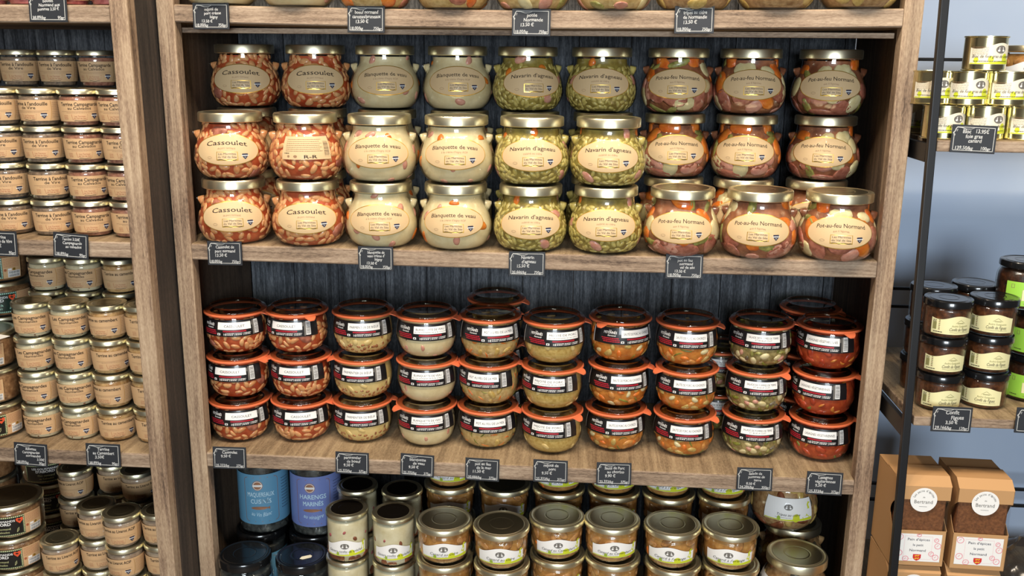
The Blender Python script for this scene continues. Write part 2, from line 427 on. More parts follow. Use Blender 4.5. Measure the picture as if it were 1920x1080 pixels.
def label_A(title, sub, name):
    A = Art(); cv = .0
    A.ellipse(0, cv, .0545, .0252, goldpaper, 0, 64, 7, .95); A.ellipse(0, cv, .0532, .0240, cream, 1, 64, 7, .95)
    n = len(title); wd = min(.078, .0062*n+.012)
    A.text(title, 0, .0052, .0106 if n < 12 else .0088, ink, 2, width=wd, arc=.0032, bold=.012)
    A.text(sub, 0, .0008, .0044, ink2, 2, width=.00185*len(sub), arc=.0012)
    A.rect(-.0155, -.0168, .0175, -.0028, goldpaper, 2); A.rect(-.0145, -.0150, .0165, -.0034, cream, 3)
    A.text('Les Marmites', .001, -.0078, .0043, ink, 4, width=.027, arc=.0006); A.text('du Val de Sée', .001, -.0127, .0043, ink, 4, width=.028, arc=.0006)
    A.line([(-.013+i*.002, -.0156+.0007*math.sin(i*.9)) for i in range(15)], .0009, ink, 4)
    shield(A, .0285, -.0100, .0088); 
    A.line([(-.0270+.0035*math.cos(a*.6), -.0125+.0017*math.sin(a*.6)) for a in range(12)], .0004, ink2, 3)
    mb = MB(); A.onto(mb, wrap(PA, .0600, .0505)); return mb.mesh(name, True)
def label_A_back(name):
    A = Art(); A.rect(-.040, -.0185, .040, .0175, cream, 0)
    for i in range(7): scribble(A, -.034, .026-.004*(i % 2), .0125-.0030*i, ink2, .0009, 2, i+3)
    scribble(A, -.036, -.028, -.0092, ink, .0012, 2, 1)
    barcode(A, .028, -.014, .038, .012, 2, True, ink, cream)
    A.text('R-R', .006, -.0165, .0075, ink, 2, bold=.02, width=.02)
    A.ellipse(-.018, -.0135, .003, .0022, ink2, 2, 16, 2); A.ellipse(-.029, -.0135, .002, .002, ink2, 2, 16, 2)
    mb = MB(); A.onto(mb, wrap(PA, .0600, .0560)); return mb.mesh(name, True)
def label_W(title, sub, name):
    A = Art(); A.rect(-.082, -.0145, .062, .0145, black, 0)
    A.rect(-.0815, -.0145, -.0795, .0145, white, 1)
    A.text('Les', -.046, .0088, .0036, white, 2, bold=.02); A.text('MITONNÉS', -.046, .0040, .0062, white, 2, width=.024, bold=.03)
    A.text('Normands', -.043, -.0004, .0042, white, 2, shear=.35, width=.015, bold=.02)
    for i in range(3): scribble(A, -.062+.002*i, -.030+.001*i, -.0045-.0030*i, red, .0015, 2, i)
    A.rect(-.0260, -.0020, .0330, .0108, white, 2)
    fs = .0058
    wd = min(.052, .0040*len(title))
    if sub: A.text(title, .004, .0040, fs*.85, grey if 0 else black, 3, width=wd); A.text(sub, .004, .0002, .0034, grey, 3, width=.0019*len(sub)+.004)
    else: A.text(title, .004, .0022, fs, black, 3, width=wd)
    A.rect(-.016, -.0060, .024, -.0036, red, 2); scribble(A, -.015, .023, -.0051, black, .0006, 3, 5)
    A.rect(-.0265, -.0120, -.0210, -.0082, white, 2); A.rect(-.0250, -.0110, -.0225, -.0092, black, 3)
    A.text('10', -.0125, -.0122, .0056, white, 2, bold=.02)
    for i, u in enumerate((-.0085, .0055, .0205)):
        scribble(A, u, u+.0115, -.0090, white, .0011, 2, i+9); scribble(A, u, u+.0105, -.0114, white, .0011, 2, i+19)
        A.rect(u-.0018, -.0122, u-.0013, -.0074, white, 2)
    scribble(A, .0335, .0355, .004, grey, .006, 2, 3)
    A.rect(.0362, -.0130, .0390, .0120, grey, 2); barcode(A, .0395, -.0120, .0480, .0125, 2, True)
    mb = MB(); A.onto(mb, wrap(PW, .0535, .0510)); return mb.mesh(name, True)
def label_T(l1, l2, name, plain=True):
    A = Art(); A.rect(-.060, -.0165, .060, .0165, kraftlab, 0)
    A.text(l1, 0, .0080, .0080, ink, 2, width=min(.058, .0033*len(l1)+.004), bold=.022)
    if l2: A.text(l2, 0, .0022, .0066, ink, 2, width=.0030*len(l2)+.002, bold=.01)
    A.rect(-.030, -.0008, .030, -.0004, ink2, 2); scribble(A, -.020, .020, -.0030, ink2, .0005, 2, 4)
    A.line([(-.0125, -.0060), (-.0110, -.0132), (.0105, -.0138), (.0120, -.0058), (-.0125, -.0052)], .0006, redink, 2)
    A.text('Les Terrines', 0, -.0092, .0034, redink, 2, width=.0165); A.text('du Val de Sée', 0, -.0126, .0034, redink, 2, width=.0185)
    A.line([(-.009+i*.002, -.0150+.0004*math.sin(i)) for i in range(10)], .0007, ink, 2)
    shield(A, .0230, -.0078, .0085)
    for i in range(9): scribble(A, .036, .052, .0115-.0028*i, ink2, .0006, 2, i)
    A.line([(.0335, .015), (.0350, .005), (.0350, -.006), (.0330, -.015)], .0005, goldpaper, 2)
    for i in range(3): scribble(A, -.026, -.0185, -.0075-.0025*i, redink, .0006, 2, i+4)
    mb = MB(); A.onto(mb, wrap(PT, .0312, .0245)); return mb.mesh(name, True)
def birds(A, u, v, s, layer=3):
    A.ellipse(u, v, s, s*.68, grey, layer, 28, 2)
    for d in (-1, 1):
        A.ellipse(u+d*.46*s, v-.20*s, .24*s, .17*s, white, layer+1, 14, 1); A.line([(u+d*.36*s, v-.15*s), (u+d*.40*s, v+.10*s), (u+d*.38*s, v+.36*s), (u+d*.22*s, v+.30*s)], [.20*s, .13*s, .14*s, .02*s], white, layer+1)
def label_duck(prof, R, zc, wid, hgt, text, sub, name, wave=1, birdu=-.002, tw=None, dk=.30):
    A = Art(); h2 = hgt/2
    top = (lambda t: h2-.0035*wave+.0045*wave*math.cos((t-.48)*2*math.pi*1.15)) if wave else (lambda t: h2)
    A.grid(lambda a, b: (wid*(a-.5), -h2+(top(a)+h2)*b), 36, 5, white, 0)
    # yellow-green meadow and goose neck
    A.grid(lambda a, b: (wid*(a-.5)*.98, -h2+.0004+b*(.0018+.0045*a*a)), 24, 2, lime, 1)
    A.ellipse(wid*.14, -h2+.006, wid*.07, hgt*.2, lime, 1, 20, 2); A.ellipse(-wid*.2, -h2+.0045, wid*.035, hgt*.12, limedk, 1, 14, 2)
    nk = [(wid*dk, -h2+.003), (wid*(dk+.09), -h2+.009), (wid*(dk+.115), hgt*.10), (wid*(dk+.10), hgt*.22), (wid*(dk+.13), hgt*.31), (wid*(dk+.17), hgt*.30)]
    A.line(nk, [.010, .0075, .004, .0034, .0032, .001], lime, 1)
    birds(A, birdu, hgt*.14, .0078 if hgt > .024 else .0068)
    A.text(text, -.001, -hgt*.24, .0066, ink, 3, shear=.28, width=tw or min(wid*.78, .0029*len(text)+.006), arc=-.0008)
    scribble(A, -wid*.27, wid*.05, -hgt*.35, grey, .0006, 3, 7)
    mb = MB(); A.onto(mb, wrap(prof, R, zc)); return mb.mesh(name, True)
fishblue = flat('sea_blue_label', (98, 152, 184), .35, 0, .3); fishviolet = flat('violet_blue_label', (118, 134, 192), .35, 0, .3)
copper = flat('copper_print', (178, 132, 104), .4, .5); paleink = flat('pale_blue_ink', (196, 226, 240), .5)
def label_F(l1, l2, l3, bg, name):
    A = Art(); A.rect(-.075, -.0540, .075, .0480, bg, 0)
    pts = []
    for (cx, cy, a0) in ((.026, .036, 0), (-.026, .036, 90), (-.026, -.042, 180), (.026, -.042, 270)):
        for k in range(5):
            a = math.radians(a0+k*22.5); pts.append((cx+.006*math.cos(a), cy+.006*math.sin(a)))
    pts.append(pts[0]); pts = [((1-t)*a[0]+t*b[0], (1-t)*a[1]+t*b[1]) for a, b in zip(pts, pts[1:]) for t in (0, .25, .5, .75)]
    pts.append(pts[0])
    A.line(pts, .0009, copper, 1)
    A.ellipse(-.006, .026, .0098, .0098, copper, 2, 28, 2); A.ellipse(-.006, .026, .0086, .0086, white, 3, 28, 2); A.ellipse(-.006, .026, .0076, .0076, copper, 4, 28, 2)
    A.rect(-.0150, .0238, .003, .0278, white, 5)
    A.text(l1, -.001, .0035, .0125, paleink, 2, width=.050, bold=.02); A.text(l2, -.001, -.0105, .0125, paleink, 2, width=.038, bold=.02)
    A.ellipse(-.004, -.0200, .016, .0032, copper, 2, 24, 2); A.poly([(.010, -.0200), (.015, -.0170), (.015, -.0235)], copper, 2)
    A.text(l3, -.001, -.0345, .0115, paleink, 2, shear=.3, width=.038, arc=-.003)
    for i in range(11): scribble(A, .040, .058, .032-.006*i, navy, .001, 2, i)
    mb = MB(); A.onto(mb, wrap(PF, .0475, .078)); return mb.mesh(name, True)
heartred = flat('orange_heart', (220, 84, 48), .5)
def label_B(name, l3, l4, dot=(212, 226, 206), bk=(20, 24, 22)):
    gm = flat('gingham_'+name, dot, .5); gk = flat('gingham_dark_'+name, (44, 62, 52), .5); bb = flat('label_black_'+name, bk, .4, 0, .2)
    A = Art(); A.rect(-.052, -.0190, .026, .0190, gk, 0)
    for i in range(26):
        u = -.0505+i*.003
        for v in (-.0172, .0172): A.ellipse(u, v, .0011, .0013, gm, 1, 8, 1)
    for j in range(10):
        for u in (-.0505, .0245): A.ellipse(u, -.0135+j*.003, .0012, .0011, gm, 1, 8, 1)
    A.rect(-.048, -.0150, .0222, .0150, bb, 1)
    A.text('LES GOURMANDS', -.013, .0085, .0055, white, 2, width=.048, bold=.03); A.text("D'ABORD", -.013, .0022, .0074, white, 2, width=.034, bold=.04)
    A.text(l3, -.012, -.0058, .0056, gm, 2, width=.030); A.text(l4, -.012, -.0122, .0056, gm, 2, width=.026)
    A.line([(.0125, -.012), (.014, -.006), (.016, -.0035), (.0155, -.009), (.0130, -.012)], .0006, gm, 2)
    h = .0062
    A.poly([(.0180+h*x, .0095+h*y) for x, y in ((0, -1), (.85, -.1), (.95, .5), (.55, .85), (0, .5), (-.55, .85), (-.95, .5), (-.85, -.1))], heartred, 3)
    A.rect(.0262, -.0190, .058, .0190, kraftlab, 1)
    for i in range(7): scribble(A, .028, .055, .0160-.0024*i, redink, .0007, 2, i+2)
    barcode(A, .034, -.0175, .056, -.0060, 2); A.ellipse(.030, -.004, .0024, .0024, redink, 2, 14, 1); A.rect(.0345, -.0050, .041, -.0015, white, 2); A.rect(.043, -.0055, .0475, -.0010, goldpaper, 2)
    mb = MB(); A.onto(mb, wrap(PB, .0505, .0262)); return mb.mesh(name, True)
figcream = flat('pale_yellow_label', (232, 226, 174), .45, 0, .15); greenlab = flat('lime_label', (158, 212, 74), .45, 0, .2); olive = flat('olive_ink', (140, 136, 84), .6)
def label_FIG(name):
    A = Art()
    top = lambda t: .0095+.0032*math.cos((t-.60)*2*math.pi*1.15)
    A.grid(lambda a, b: (-.030+.070*a, -.0165+(top(a)+.0165)*b), 36, 5, figcream, 0)
    A.line([(.0075, .0015), (.0125, .0050), (.0150, .0068), (.0175, .0050), (.0225, .0015)], .0005, olive, 2); A.rect(.010, .0012, .020, .0022, olive, 2)
    A.text('André Guéguenin', .0150, -.0042, .0044, olive, 2, width=.027)
    A.text('Confit de Figues', .0140, -.0105, .0070, ink, 2, shear=.35, width=.031)
    A.line([(-.001+i*.002, -.0128+.0003*math.sin(i)) for i in range(17)], .0004, olive, 2)
    A.rect(-.0275, -.0100, -.0215, .0015, olive, 2); scribble(A, -.0275, -.0215, .0040, ink, .001, 2, 2); scribble(A, -.0275, -.0215, .0020, ink, .001, 2, 3)
    for i in range(6): A.rect(-.0185, -.0098+.0028*i, -.0160, -.0083+.0028*i, olive if i % 2 else ink2, 2, 1)
    scribble(A, -.026, -.012, -.0140, ink, .0012, 2, 5)
    mb = MB(); A.onto(mb, wrap(PFIG, .0367, .0240)); return mb.mesh(name, True)
def label_GR(name):
    A = Art(); A.rect(-.042, -.0200, .060, .0180, greenlab, 0); A.rect(-.018, -.011, .040, .0060, figcream, 1)
    A.line([(-.018, -.011), (.040, -.011), (.040, .006), (-.018, .006), (-.018, -.011)], .0005, olive, 2)
    A.text('Confit', .006, -.0015, .0085, ink, 2, shear=.3, width=.018); A.text('de Figues', .006, -.0090, .0080, ink, 2, shear=.3, width=.026)
    A.line([(-.034, .008), (-.034, .014), (-.030, .014), (-.030, .008), (-.034, .008)], .0009, olive, 2); scribble(A, -.036, -.024, -.016, ink, .0012, 2, 3); scribble(A, -.015, .03, -.0165, olive, .0009, 2, 3)
    mb = MB(); A.onto(mb, wrap(PGR, .0392, .0270)); return mb.mesh(name, True)

# ---------------------------------------------------------------- foods
sauce = food('tomato_sauce', (164, 58, 30), (198, 92, 52), 70); bean = food('white_bean', (212, 136, 84), (232, 172, 118), 90, .35, bump=.1)
creamy = food('cream_sauce', (222, 198, 150), (236, 216, 172), 45, bump=.1); pink = food('pink_meat', (206, 132, 112), (224, 164, 142), 90); carrot = food('carrot', (216, 96, 30), (240, 136, 48), 60, bump=.1)
oliv = food('olive_broth', (120, 100, 44), (158, 138, 66), 70); flageolet = food('flageolet_bean', (176, 154, 78), (206, 186, 110), 80, .35, bump=.1); meat = food('brown_meat', (150, 80, 62), (196, 122, 100), 110)
broth = food('pot_broth', (116, 66, 44), (168, 106, 74), 60); potato = food('potato', (214, 192, 138), (236, 218, 170), 50, bump=.1); leek = food('leek', (118, 112, 52), (172, 164, 90), 120)
mash = food('mashed_potato', (220, 184, 112), (236, 206, 142), 40, bump=.1); mince = food('minced_beef', (122, 66, 34), (186, 122, 74), 200); mushroom = food('dark_mushroom', (74, 66, 54), (120, 108, 88), 90)
sea = food('fish_broth', (184, 146, 86), (216, 184, 126), 130); pork = food('pork_stew', (186, 148, 74), (214, 182, 110), 160, c3=(196, 120, 60)); chorizo = food('chorizo_sauce', (188, 102, 34), (220, 142, 62), 80)
salad = food('salad_mix', (120, 100, 54), (178, 158, 104), 120); pepper = food('green_bits', (84, 84, 30), (140, 140, 56), 90); lasag = food('lasagne_sauce', (152, 48, 24), (190, 78, 40), 80, c3=(216, 132, 62))
andou = food('andouille_pate', (108, 86, 70), (156, 130, 108), 160, c3=(190, 160, 130)); campa = food('country_pate', (128, 76, 60), (178, 122, 98), 160, c3=(206, 160, 126)); rill = food('rillettes', (196, 178, 142), (224, 208, 174), 60)
came = food('camembert_terrine', (168, 116, 68), (214, 172, 118), 120); liva = food('livarot_terrine', (156, 128, 108), (194, 168, 142), 60); rose = food('rosy_terrine', (150, 60, 66), (196, 110, 110), 120)
duckm = food('duck_terrine', (160, 104, 50), (204, 148, 82), 60, c3=(216, 174, 112)); duckp = food('duck_pieces', (156, 102, 56), (200, 144, 86), 110, c3=(212, 168, 112)); fat = food('pale_fat', (208, 192, 152), (226, 214, 182), 40, bump=.1); giz = food('gizzard', (104, 54, 32), (158, 92, 60), 90)
fish = food('silver_fish', (30, 32, 34), (84, 86, 84), 60, c3=(150, 150, 142)); patem = food('coarse_pate', (116, 78, 50), (166, 122, 84), 140, c3=(200, 160, 120)); fig = food('fig_jam', (48, 24, 12), (104, 60, 34), 120, c3=(136, 84, 50)); onion = food('onion_jam', (24, 14, 8), (70, 38, 20), 130, c3=(120, 70, 34))
bread = food('gingerbread', (112, 64, 30), (150, 92, 50), 220, .85, bump=.6, coat=0)
tripe = food('tripe', (142, 100, 62), (190, 150, 104), 110)
def CA(n, base, pieces, zt=.090, seeds=(1, 2)): return [contents('contents_%s_%d' % (n, s), PA, base, pieces, .003, zt, .0030, s*7+len(n)) for s in seeds]
def CW(n, base, pieces, seeds=(1, 2)): return [contents('contents_%s_%d' % (n, s), PW, base, pieces, .003, .0640, .0028, s*5+len(n)) for s in seeds]
BN = lambda m, n, L=.0090, W=.0052, T=.0036, b=.25, a=0, z=1: (m, n, L, W, T, b, a, z)
P = {}      # product -> (kind, label mesh or None, [contents meshes], words for the label, category)
casA = CA('cassoulet', sauce, [BN(meat, 5, .014, .010, .006, 0, 0, .9), BN(bean, 165)], seeds=(1, 2, 3))
P['cassoulet'] = ('A', label_A('Cassoulet', 'de porc normand', 'label_cassoulet'), casA, 'pot-bellied jar of cassoulet')
P['cassoulet_back'] = ('A', label_A_back('label_back'), casA, 'pot-bellied jar of cassoulet turned to its ingredients label')
P['blanquette'] = ('A', label_A('Blanquette de veau', "à la crème d'Isigny AOP", 'label_blanquette'), CA('blanquette', creamy, [(carrot, 5, .010, .006, .004, .3, .1, .95), (pink, 12, .009, .006, .0032, .2, 0, 1)], seeds=(1, 2, 3)), 'pot-bellied jar of cream-coloured veal stew')
P['navarin'] = ('A', label_A("Navarin d'agneau", 'cuisiné au cidre', 'label_navarin'), CA('navarin', oliv, [(pink, 7, .013, .009, .006, 0, 0, 1), (carrot, 3, .009, .007, .005, 0, .7, 1), BN(flageolet, 300, .0068, .0039, .0028, .2, 0, .86)], seeds=(1, 2)), 'pot-bellied jar of lamb stew with green beans')
P['potaufeu'] = ('A', label_A('Pot-au-feu Normand', 'aux 6 légumes', 'label_potaufeu'), CA('potaufeu', broth, [(meat, 9, .022, .016, .009, .1, 0, .45), (carrot, 11, .019, .013, .009, .1, .15, 1), (potato, 8, .017, .014, .010, 0, .1, .9), (leek, 8, .019, .007, .006, .2, 0, 1), (pink, 5, .016, .012, .005, 0, 0, .6)], seeds=(1, 2, 3)), 'pot-bellied jar of beef and vegetables')
topk = [('pork_cream', 'Mijoté de porc', 'crème Isigny', creamy, [(pink, 10, .014, .010, .006, 0, 0, 1), (mushroom, 3, .008, .006, .004, 0, 0, 1)], 'pale pork in cream'),
        ('beef_carrot', 'Boeuf Normand', 'carottes et pruneaux', sea, [(carrot, 9, .014, .010, .007, 0, 0, 1), (meat, 8, .015, .012, .007, 0, 0, 1)], 'beef with carrots'),
        ('cabbage_stew', 'Potée Normande', 'au lard', sea, [(potato, 8, .015, .012, .008, 0, 0, 1), (leek, 9, .016, .009, .006, 0, 0, 1), (pink, 5, .015, .011, .007, 0, 0, 1)], 'cabbage and pork stew'),
        ('tripe_cider', 'Tripes au cidre', 'de Normandie', tripe, [(pork, 14, .014, .010, .007, .3, 0, 1), (carrot, 5, .009, .008, .006, 0, 0, 1)], 'tripe in cider')]
for k, t, s_, b_, pc, wd in topk: P[k] = ('A', label_A(t, s_, 'label_'+k), CA(k, b_, pc, seeds=(1,)), 'pot-bellied jar of '+wd)
P['tripes_pot'] = ('A', None, CA('tripes', tripe, [(giz, 12, .014, .009, .007, .3, 0, 1), (mushroom, 6, .012, .008, .006, 0, 0, 1), (pork, 12, .013, .009, .006, .3, 0, 1)], seeds=(1,)), 'pot-bellied jar of tripe')
chorizo2 = food('orange_pork', (198, 118, 52), (226, 158, 84), 120); meatred = food('stewed_tomato', (150, 44, 24), (196, 74, 40), 90)
Wd = [('w_cassoulet', 'CASSOULET', '', sauce, [BN(meat, 3, .012, .009, .005, 0, 0, 1), BN(bean, 95, .0085, .0048)], 'cassoulet'),
      ('w_parmentier', 'PARMENTIER DE BŒUF', '', mash, [(mince, 60, .0042, .0028, .0026, .4, 0, .30), (mince, 16, .0035, .0022, .002, .3, .25, .6), (mash, 8, .009, .006, .003, 0, 0, .5)], 'beef and mash'),
      ('w_blanquette', 'BLANQUETTE DE VEAU', 'au riz complet et à la crème', creamy, [(mushroom, 7, .006, .002, .0016, .5, .5, .9), (pink, 6, .006, .004, .002, .2, 0, .8)], 'veal in cream'),
      ('w_potmer', 'POT AU FEU DE LA MER', '', sea, [(carrot, 26, .007, .0015, .0016, .6, .0, .8), (pepper, 18, .006, .0012, .0014, .6, .0, .8), (pork, 18, .009, .005, .003, .3, 0, 1)], 'seafood stew'),
      ('w_mijote', 'MIJOTÉ DE PORC', 'au riz complet et au cidre', pork, [(mash, 12, .009, .006, .0024, .2, 0, 1)], 'yellow pork stew'),
      ('w_saute', 'SAUTÉ DE PORC AU CHORIZO', '', chorizo, [(carrot, 16, .008, .005, .004, .2, 0, .9), (pepper, 13, .010, .0018, .002, .6, 0, .9), (potato, 6, .008, .005, .005, .2, 0, .9), (pork, 16, .009, .006, .005, .2, 0, 1), (chorizo2, 24, .010, .007, .004, .2, 0, 1)], 'orange pork and chorizo'),
      ('w_salade', 'SALADE DE POMMES DE TERRE', 'ET BOEUF CUIT', salad, [(potato, 34, .0080, .0058, .0045, .1, 0, 1), (pepper, 20, .009, .0035, .003, .3, 0, 1), (mushroom, 10, .007, .0045, .004, .2, 0, 1), (leek, 26, .008, .0042, .004, .3, 0, 1), (pink, 8, .007, .005, .004, 0, 0, 1)], 'potato and beef salad'),
      ('w_lasagne', 'LASAGNES VÉGÉTARIENNES', '', lasag, [(meatred, 34, .010, .006, .003, .3, 0, 1), (chorizo, 14, .007, .003, .003, .5, 0, 1), (pepper, 3, .006, .003, .003, .3, 0, .6)], 'red vegetable lasagne')]
for k, t, s_, b_, pc, wd in Wd: P[k] = ('W', label_W(t, s_, 'label_'+k), CW(k, b_, pc), 'orange-ringed glass jar of '+wd)
def CT(n, base, pieces=(), prof=PT, z=(.002, .047), d=.0022): return [contents('contents_'+n, prof, base, list(pieces), z[0], z[1], d, len(n), 32)]
P['andouille'] = ('T', label_T("Terrine à l'andouille", 'de Vire', 'label_andouille'), CT('andouille', andou), 'small jar of andouille terrine')
P['campagnarde'] = ('T', label_T('Terrine Campagnarde', 'au Calvados', 'label_campagnarde'), CT('campagnarde', campa), 'small jar of country terrine')
P['rillettes'] = ('T', label_T('Les Campagnardes', 'Normandes', 'label_rillettes'), CT('rillettes', rill, [(giz, 10, .0022, .0012, .0012, .2, 0, .3)]), 'small jar of pale rillettes')
P['camembert'] = ('T', label_T('Terrine au camembert', '', 'label_camembert'), CT('camembert', came), 'small jar of camembert terrine')
P['livarot'] = ('T', label_T('Terrine au Livarot AOP', '', 'label_livarot'), CT('livarot', liva), 'small jar of cheese terrine')
P['boudin'] = ('T', label_T('Boudin Normand', 'aux pommes', 'label_boudin'), CT('boudin', rose), 'small jar of rosy black-pudding terrine')
P['pate_ours'] = ('B', label_B('label_pate_green', 'Pâté à', "l'ail des Ours", (170, 214, 190), (16, 40, 30)), CT('pate_ours', patem, prof=PB, z=(.002, .052)), 'wide gingham-labelled green pâté jar')
P['pate_calva'] = ('B', label_B('label_pate_black', 'Pâté normand', 'au Calvados', (206, 206, 150), (22, 20, 18)), CT('pate_calva', patem, prof=PB, z=(.002, .052)), 'wide gingham-labelled pâté jar')
for k, t, wd in (('duck_cidre', 'Canard au cidre', 'duck in cider'), ('duck_camembert', 'Canard au Camembert', 'duck with camembert'), ('duck_orange', "Canard à l'orange", 'duck in orange')):
    P[k] = ('D', label_duck(PD, .0460, .0300, .086, .0290, t, '', 'label_'+k), CT(k, duckm, [(carrot, 2, .008, .004, .003, 0, .1, .6), (duckp, 16, .013, .008, .0035, .2, .1, 1)], PD, (.003, .056)), 'gold-lidded glass of '+wd)
P['gesiers'] = ('G', label_duck(PG, .0380, .0290, .074, .0300, 'Gésiers confits de volailles', '', 'label_gesiers', tw=.062, dk=.33), CT('gesiers', fat, [(giz, 16, .011, .007, .005, .2, 0, .12), (giz, 4, .006, .004, .002, 0, .5, .6), (rose, 3, .004, .003, .002, 0, .6, .8)], PG, (.002, .077)), 'tall jar of confit gizzards')
P['mackerel'] = ('F', label_F('MAQUEREAUX', 'CUISINÉS', 'au Vin Blanc', fishblue, 'label_mackerel'), CT('mackerel', fish, [(fish, 20, .012, .006, .003, .1, 0, .2)], PF, (.003, .138)), 'tall sea-blue mackerel jar')
P['herring'] = ('F', label_F('HARENGS', 'MARINÉS', 'au vinaigre', fishviolet, 'label_herring'), CT('herring', fish, [(fish, 20, .012, .006, .003, .1, 0, .2)], PF, (.003, .138)), 'tall violet-blue herring jar')
P['figs'] = ('FIG', label_FIG('label_figs'), CT('figs', fig, prof=PFIG, z=(.002, .046)), 'black-lidded jar of fig confit with cream label')
P['greenjam'] = ('GR', label_GR('label_green'), CT('greenjam', onion, prof=PGR, z=(.002, .060)), 'black-lidded jar of dark confit with lime label')
LID_CAT = {'A': 'jar', 'W': 'jar'}
earm = {}
for key in ('A',):
    for sx in (-1, 1):
        vs, fs = ear(sx); mb = MB(); mb.add(vs, fs, glass); mo = mb.mesh('ear', True); earm[sx] = mo
ear_in = {}
def ear_fill(base):
    if base.name not in ear_in:
        out = []
        for sx in (-1, 1):
            vs, fs = ear(sx); c = Vector((sx*.047, 0, .0690)); mb = MB(); mb.add([c+(v-c)*.86 for v in vs], fs, base); out.append(mb.mesh('ear_fill', True))
        ear_in[base.name] = out
    return ear_in[base.name]
CNT = {}
def jar(prod, x, y, z, label, rot=None, group=None, scale=None, cat='jar', lab=True):
    kind, lm, cms, words = P[prod]
    nm = {'A': 'pot_bellied_jar', 'W': 'preserving_jar', 'T': 'terrine_jar', 'D': 'duck_jar', 'G': 'gizzard_jar', 'F': 'fish_jar', 'B': 'pate_jar', 'FIG': 'fig_jar', 'GR': 'confit_jar'}[kind]
    root = bpy.data.objects.new(nm, None); COL.objects.link(root); root.empty_display_size = .02
    k = CNT[prod] = CNT.get(prod, 0)+1
    # turn each jar so that its label looks towards the aisle in front of it
    if rot is None: rot = random.uniform(-.1, .1)
    rot += math.atan2(-x, y+1.5)
    root.location = (x, y, z); root.rotation_euler = (0, 0, rot)
    if scale: root.scale = scale
    tag(root, label, cat, group)
    for n, me in PART[kind]:
        o = link(n, me, root)
        if n == 'rubber_ring': o.rotation_euler = (0, 0, random.choice((-.5, -.35, -.7, .1, 3.6, -.45)) if rot is not None else 0)
    cm = cms[(k*2+k//3) % len(cms)]
    a = random.uniform(0, 6.28) if kind not in ('F',) else 0
    link('contents', cm, root, None, a)
    if kind == 'A':
        ef = ear_fill({'contents_cas': bean, 'contents_nav': flageolet}.get(cm.name[:12], cm.materials[0]))
        for i, sx in enumerate((-1, 1)):
            e = link('handle', earm[sx], root); link('handle_contents', ef[i], e)
    if lm and lab: link('label', lm, root)
    return root
def lvl_word(i, n):
    if n == 1: return 'alone'
    return 'bottom' if i == 0 else ('top' if i == n-1 else (['', 'second', 'third', 'fourth', 'fifth'][i] + ' up'))
ORD = ['first', 'second', 'third', 'fourth', 'fifth', 'sixth', 'seventh', 'eighth', 'ninth', 'tenth']

# ---------------------------------------------------------------- the setting
wallmat, nt, b = new_mat('blue_grey_wall'); n = N(nt, 'ShaderNodeTexNoise'); n.inputs['Scale'].default_value = 9; tc = N(nt, 'ShaderNodeTexCoord'); nt.links.new(tc.outputs['Object'], n.inputs['Vector'])
nt.links.new(ramp(nt, n.outputs[0], [(.3, (172, 188, 212)), (.7, (178, 193, 214))]), b.inputs['Base Color']); b.inputs['Roughness'].default_value = .85
floormat = wood('floor_boards', [(.3, (96, 80, 64)), (.7, (140, 120, 98))], 'X', .4)
mb = MB(); mb.box((-3, .40, 0), (3, .46, 2.9), wallmat); struct('wall_back', mb.mesh('wall_back'))
mb = MB(); mb.box((-3, -4.6, -.05), (3, .46, 0), floormat); struct('floor', mb.mesh('floor'))

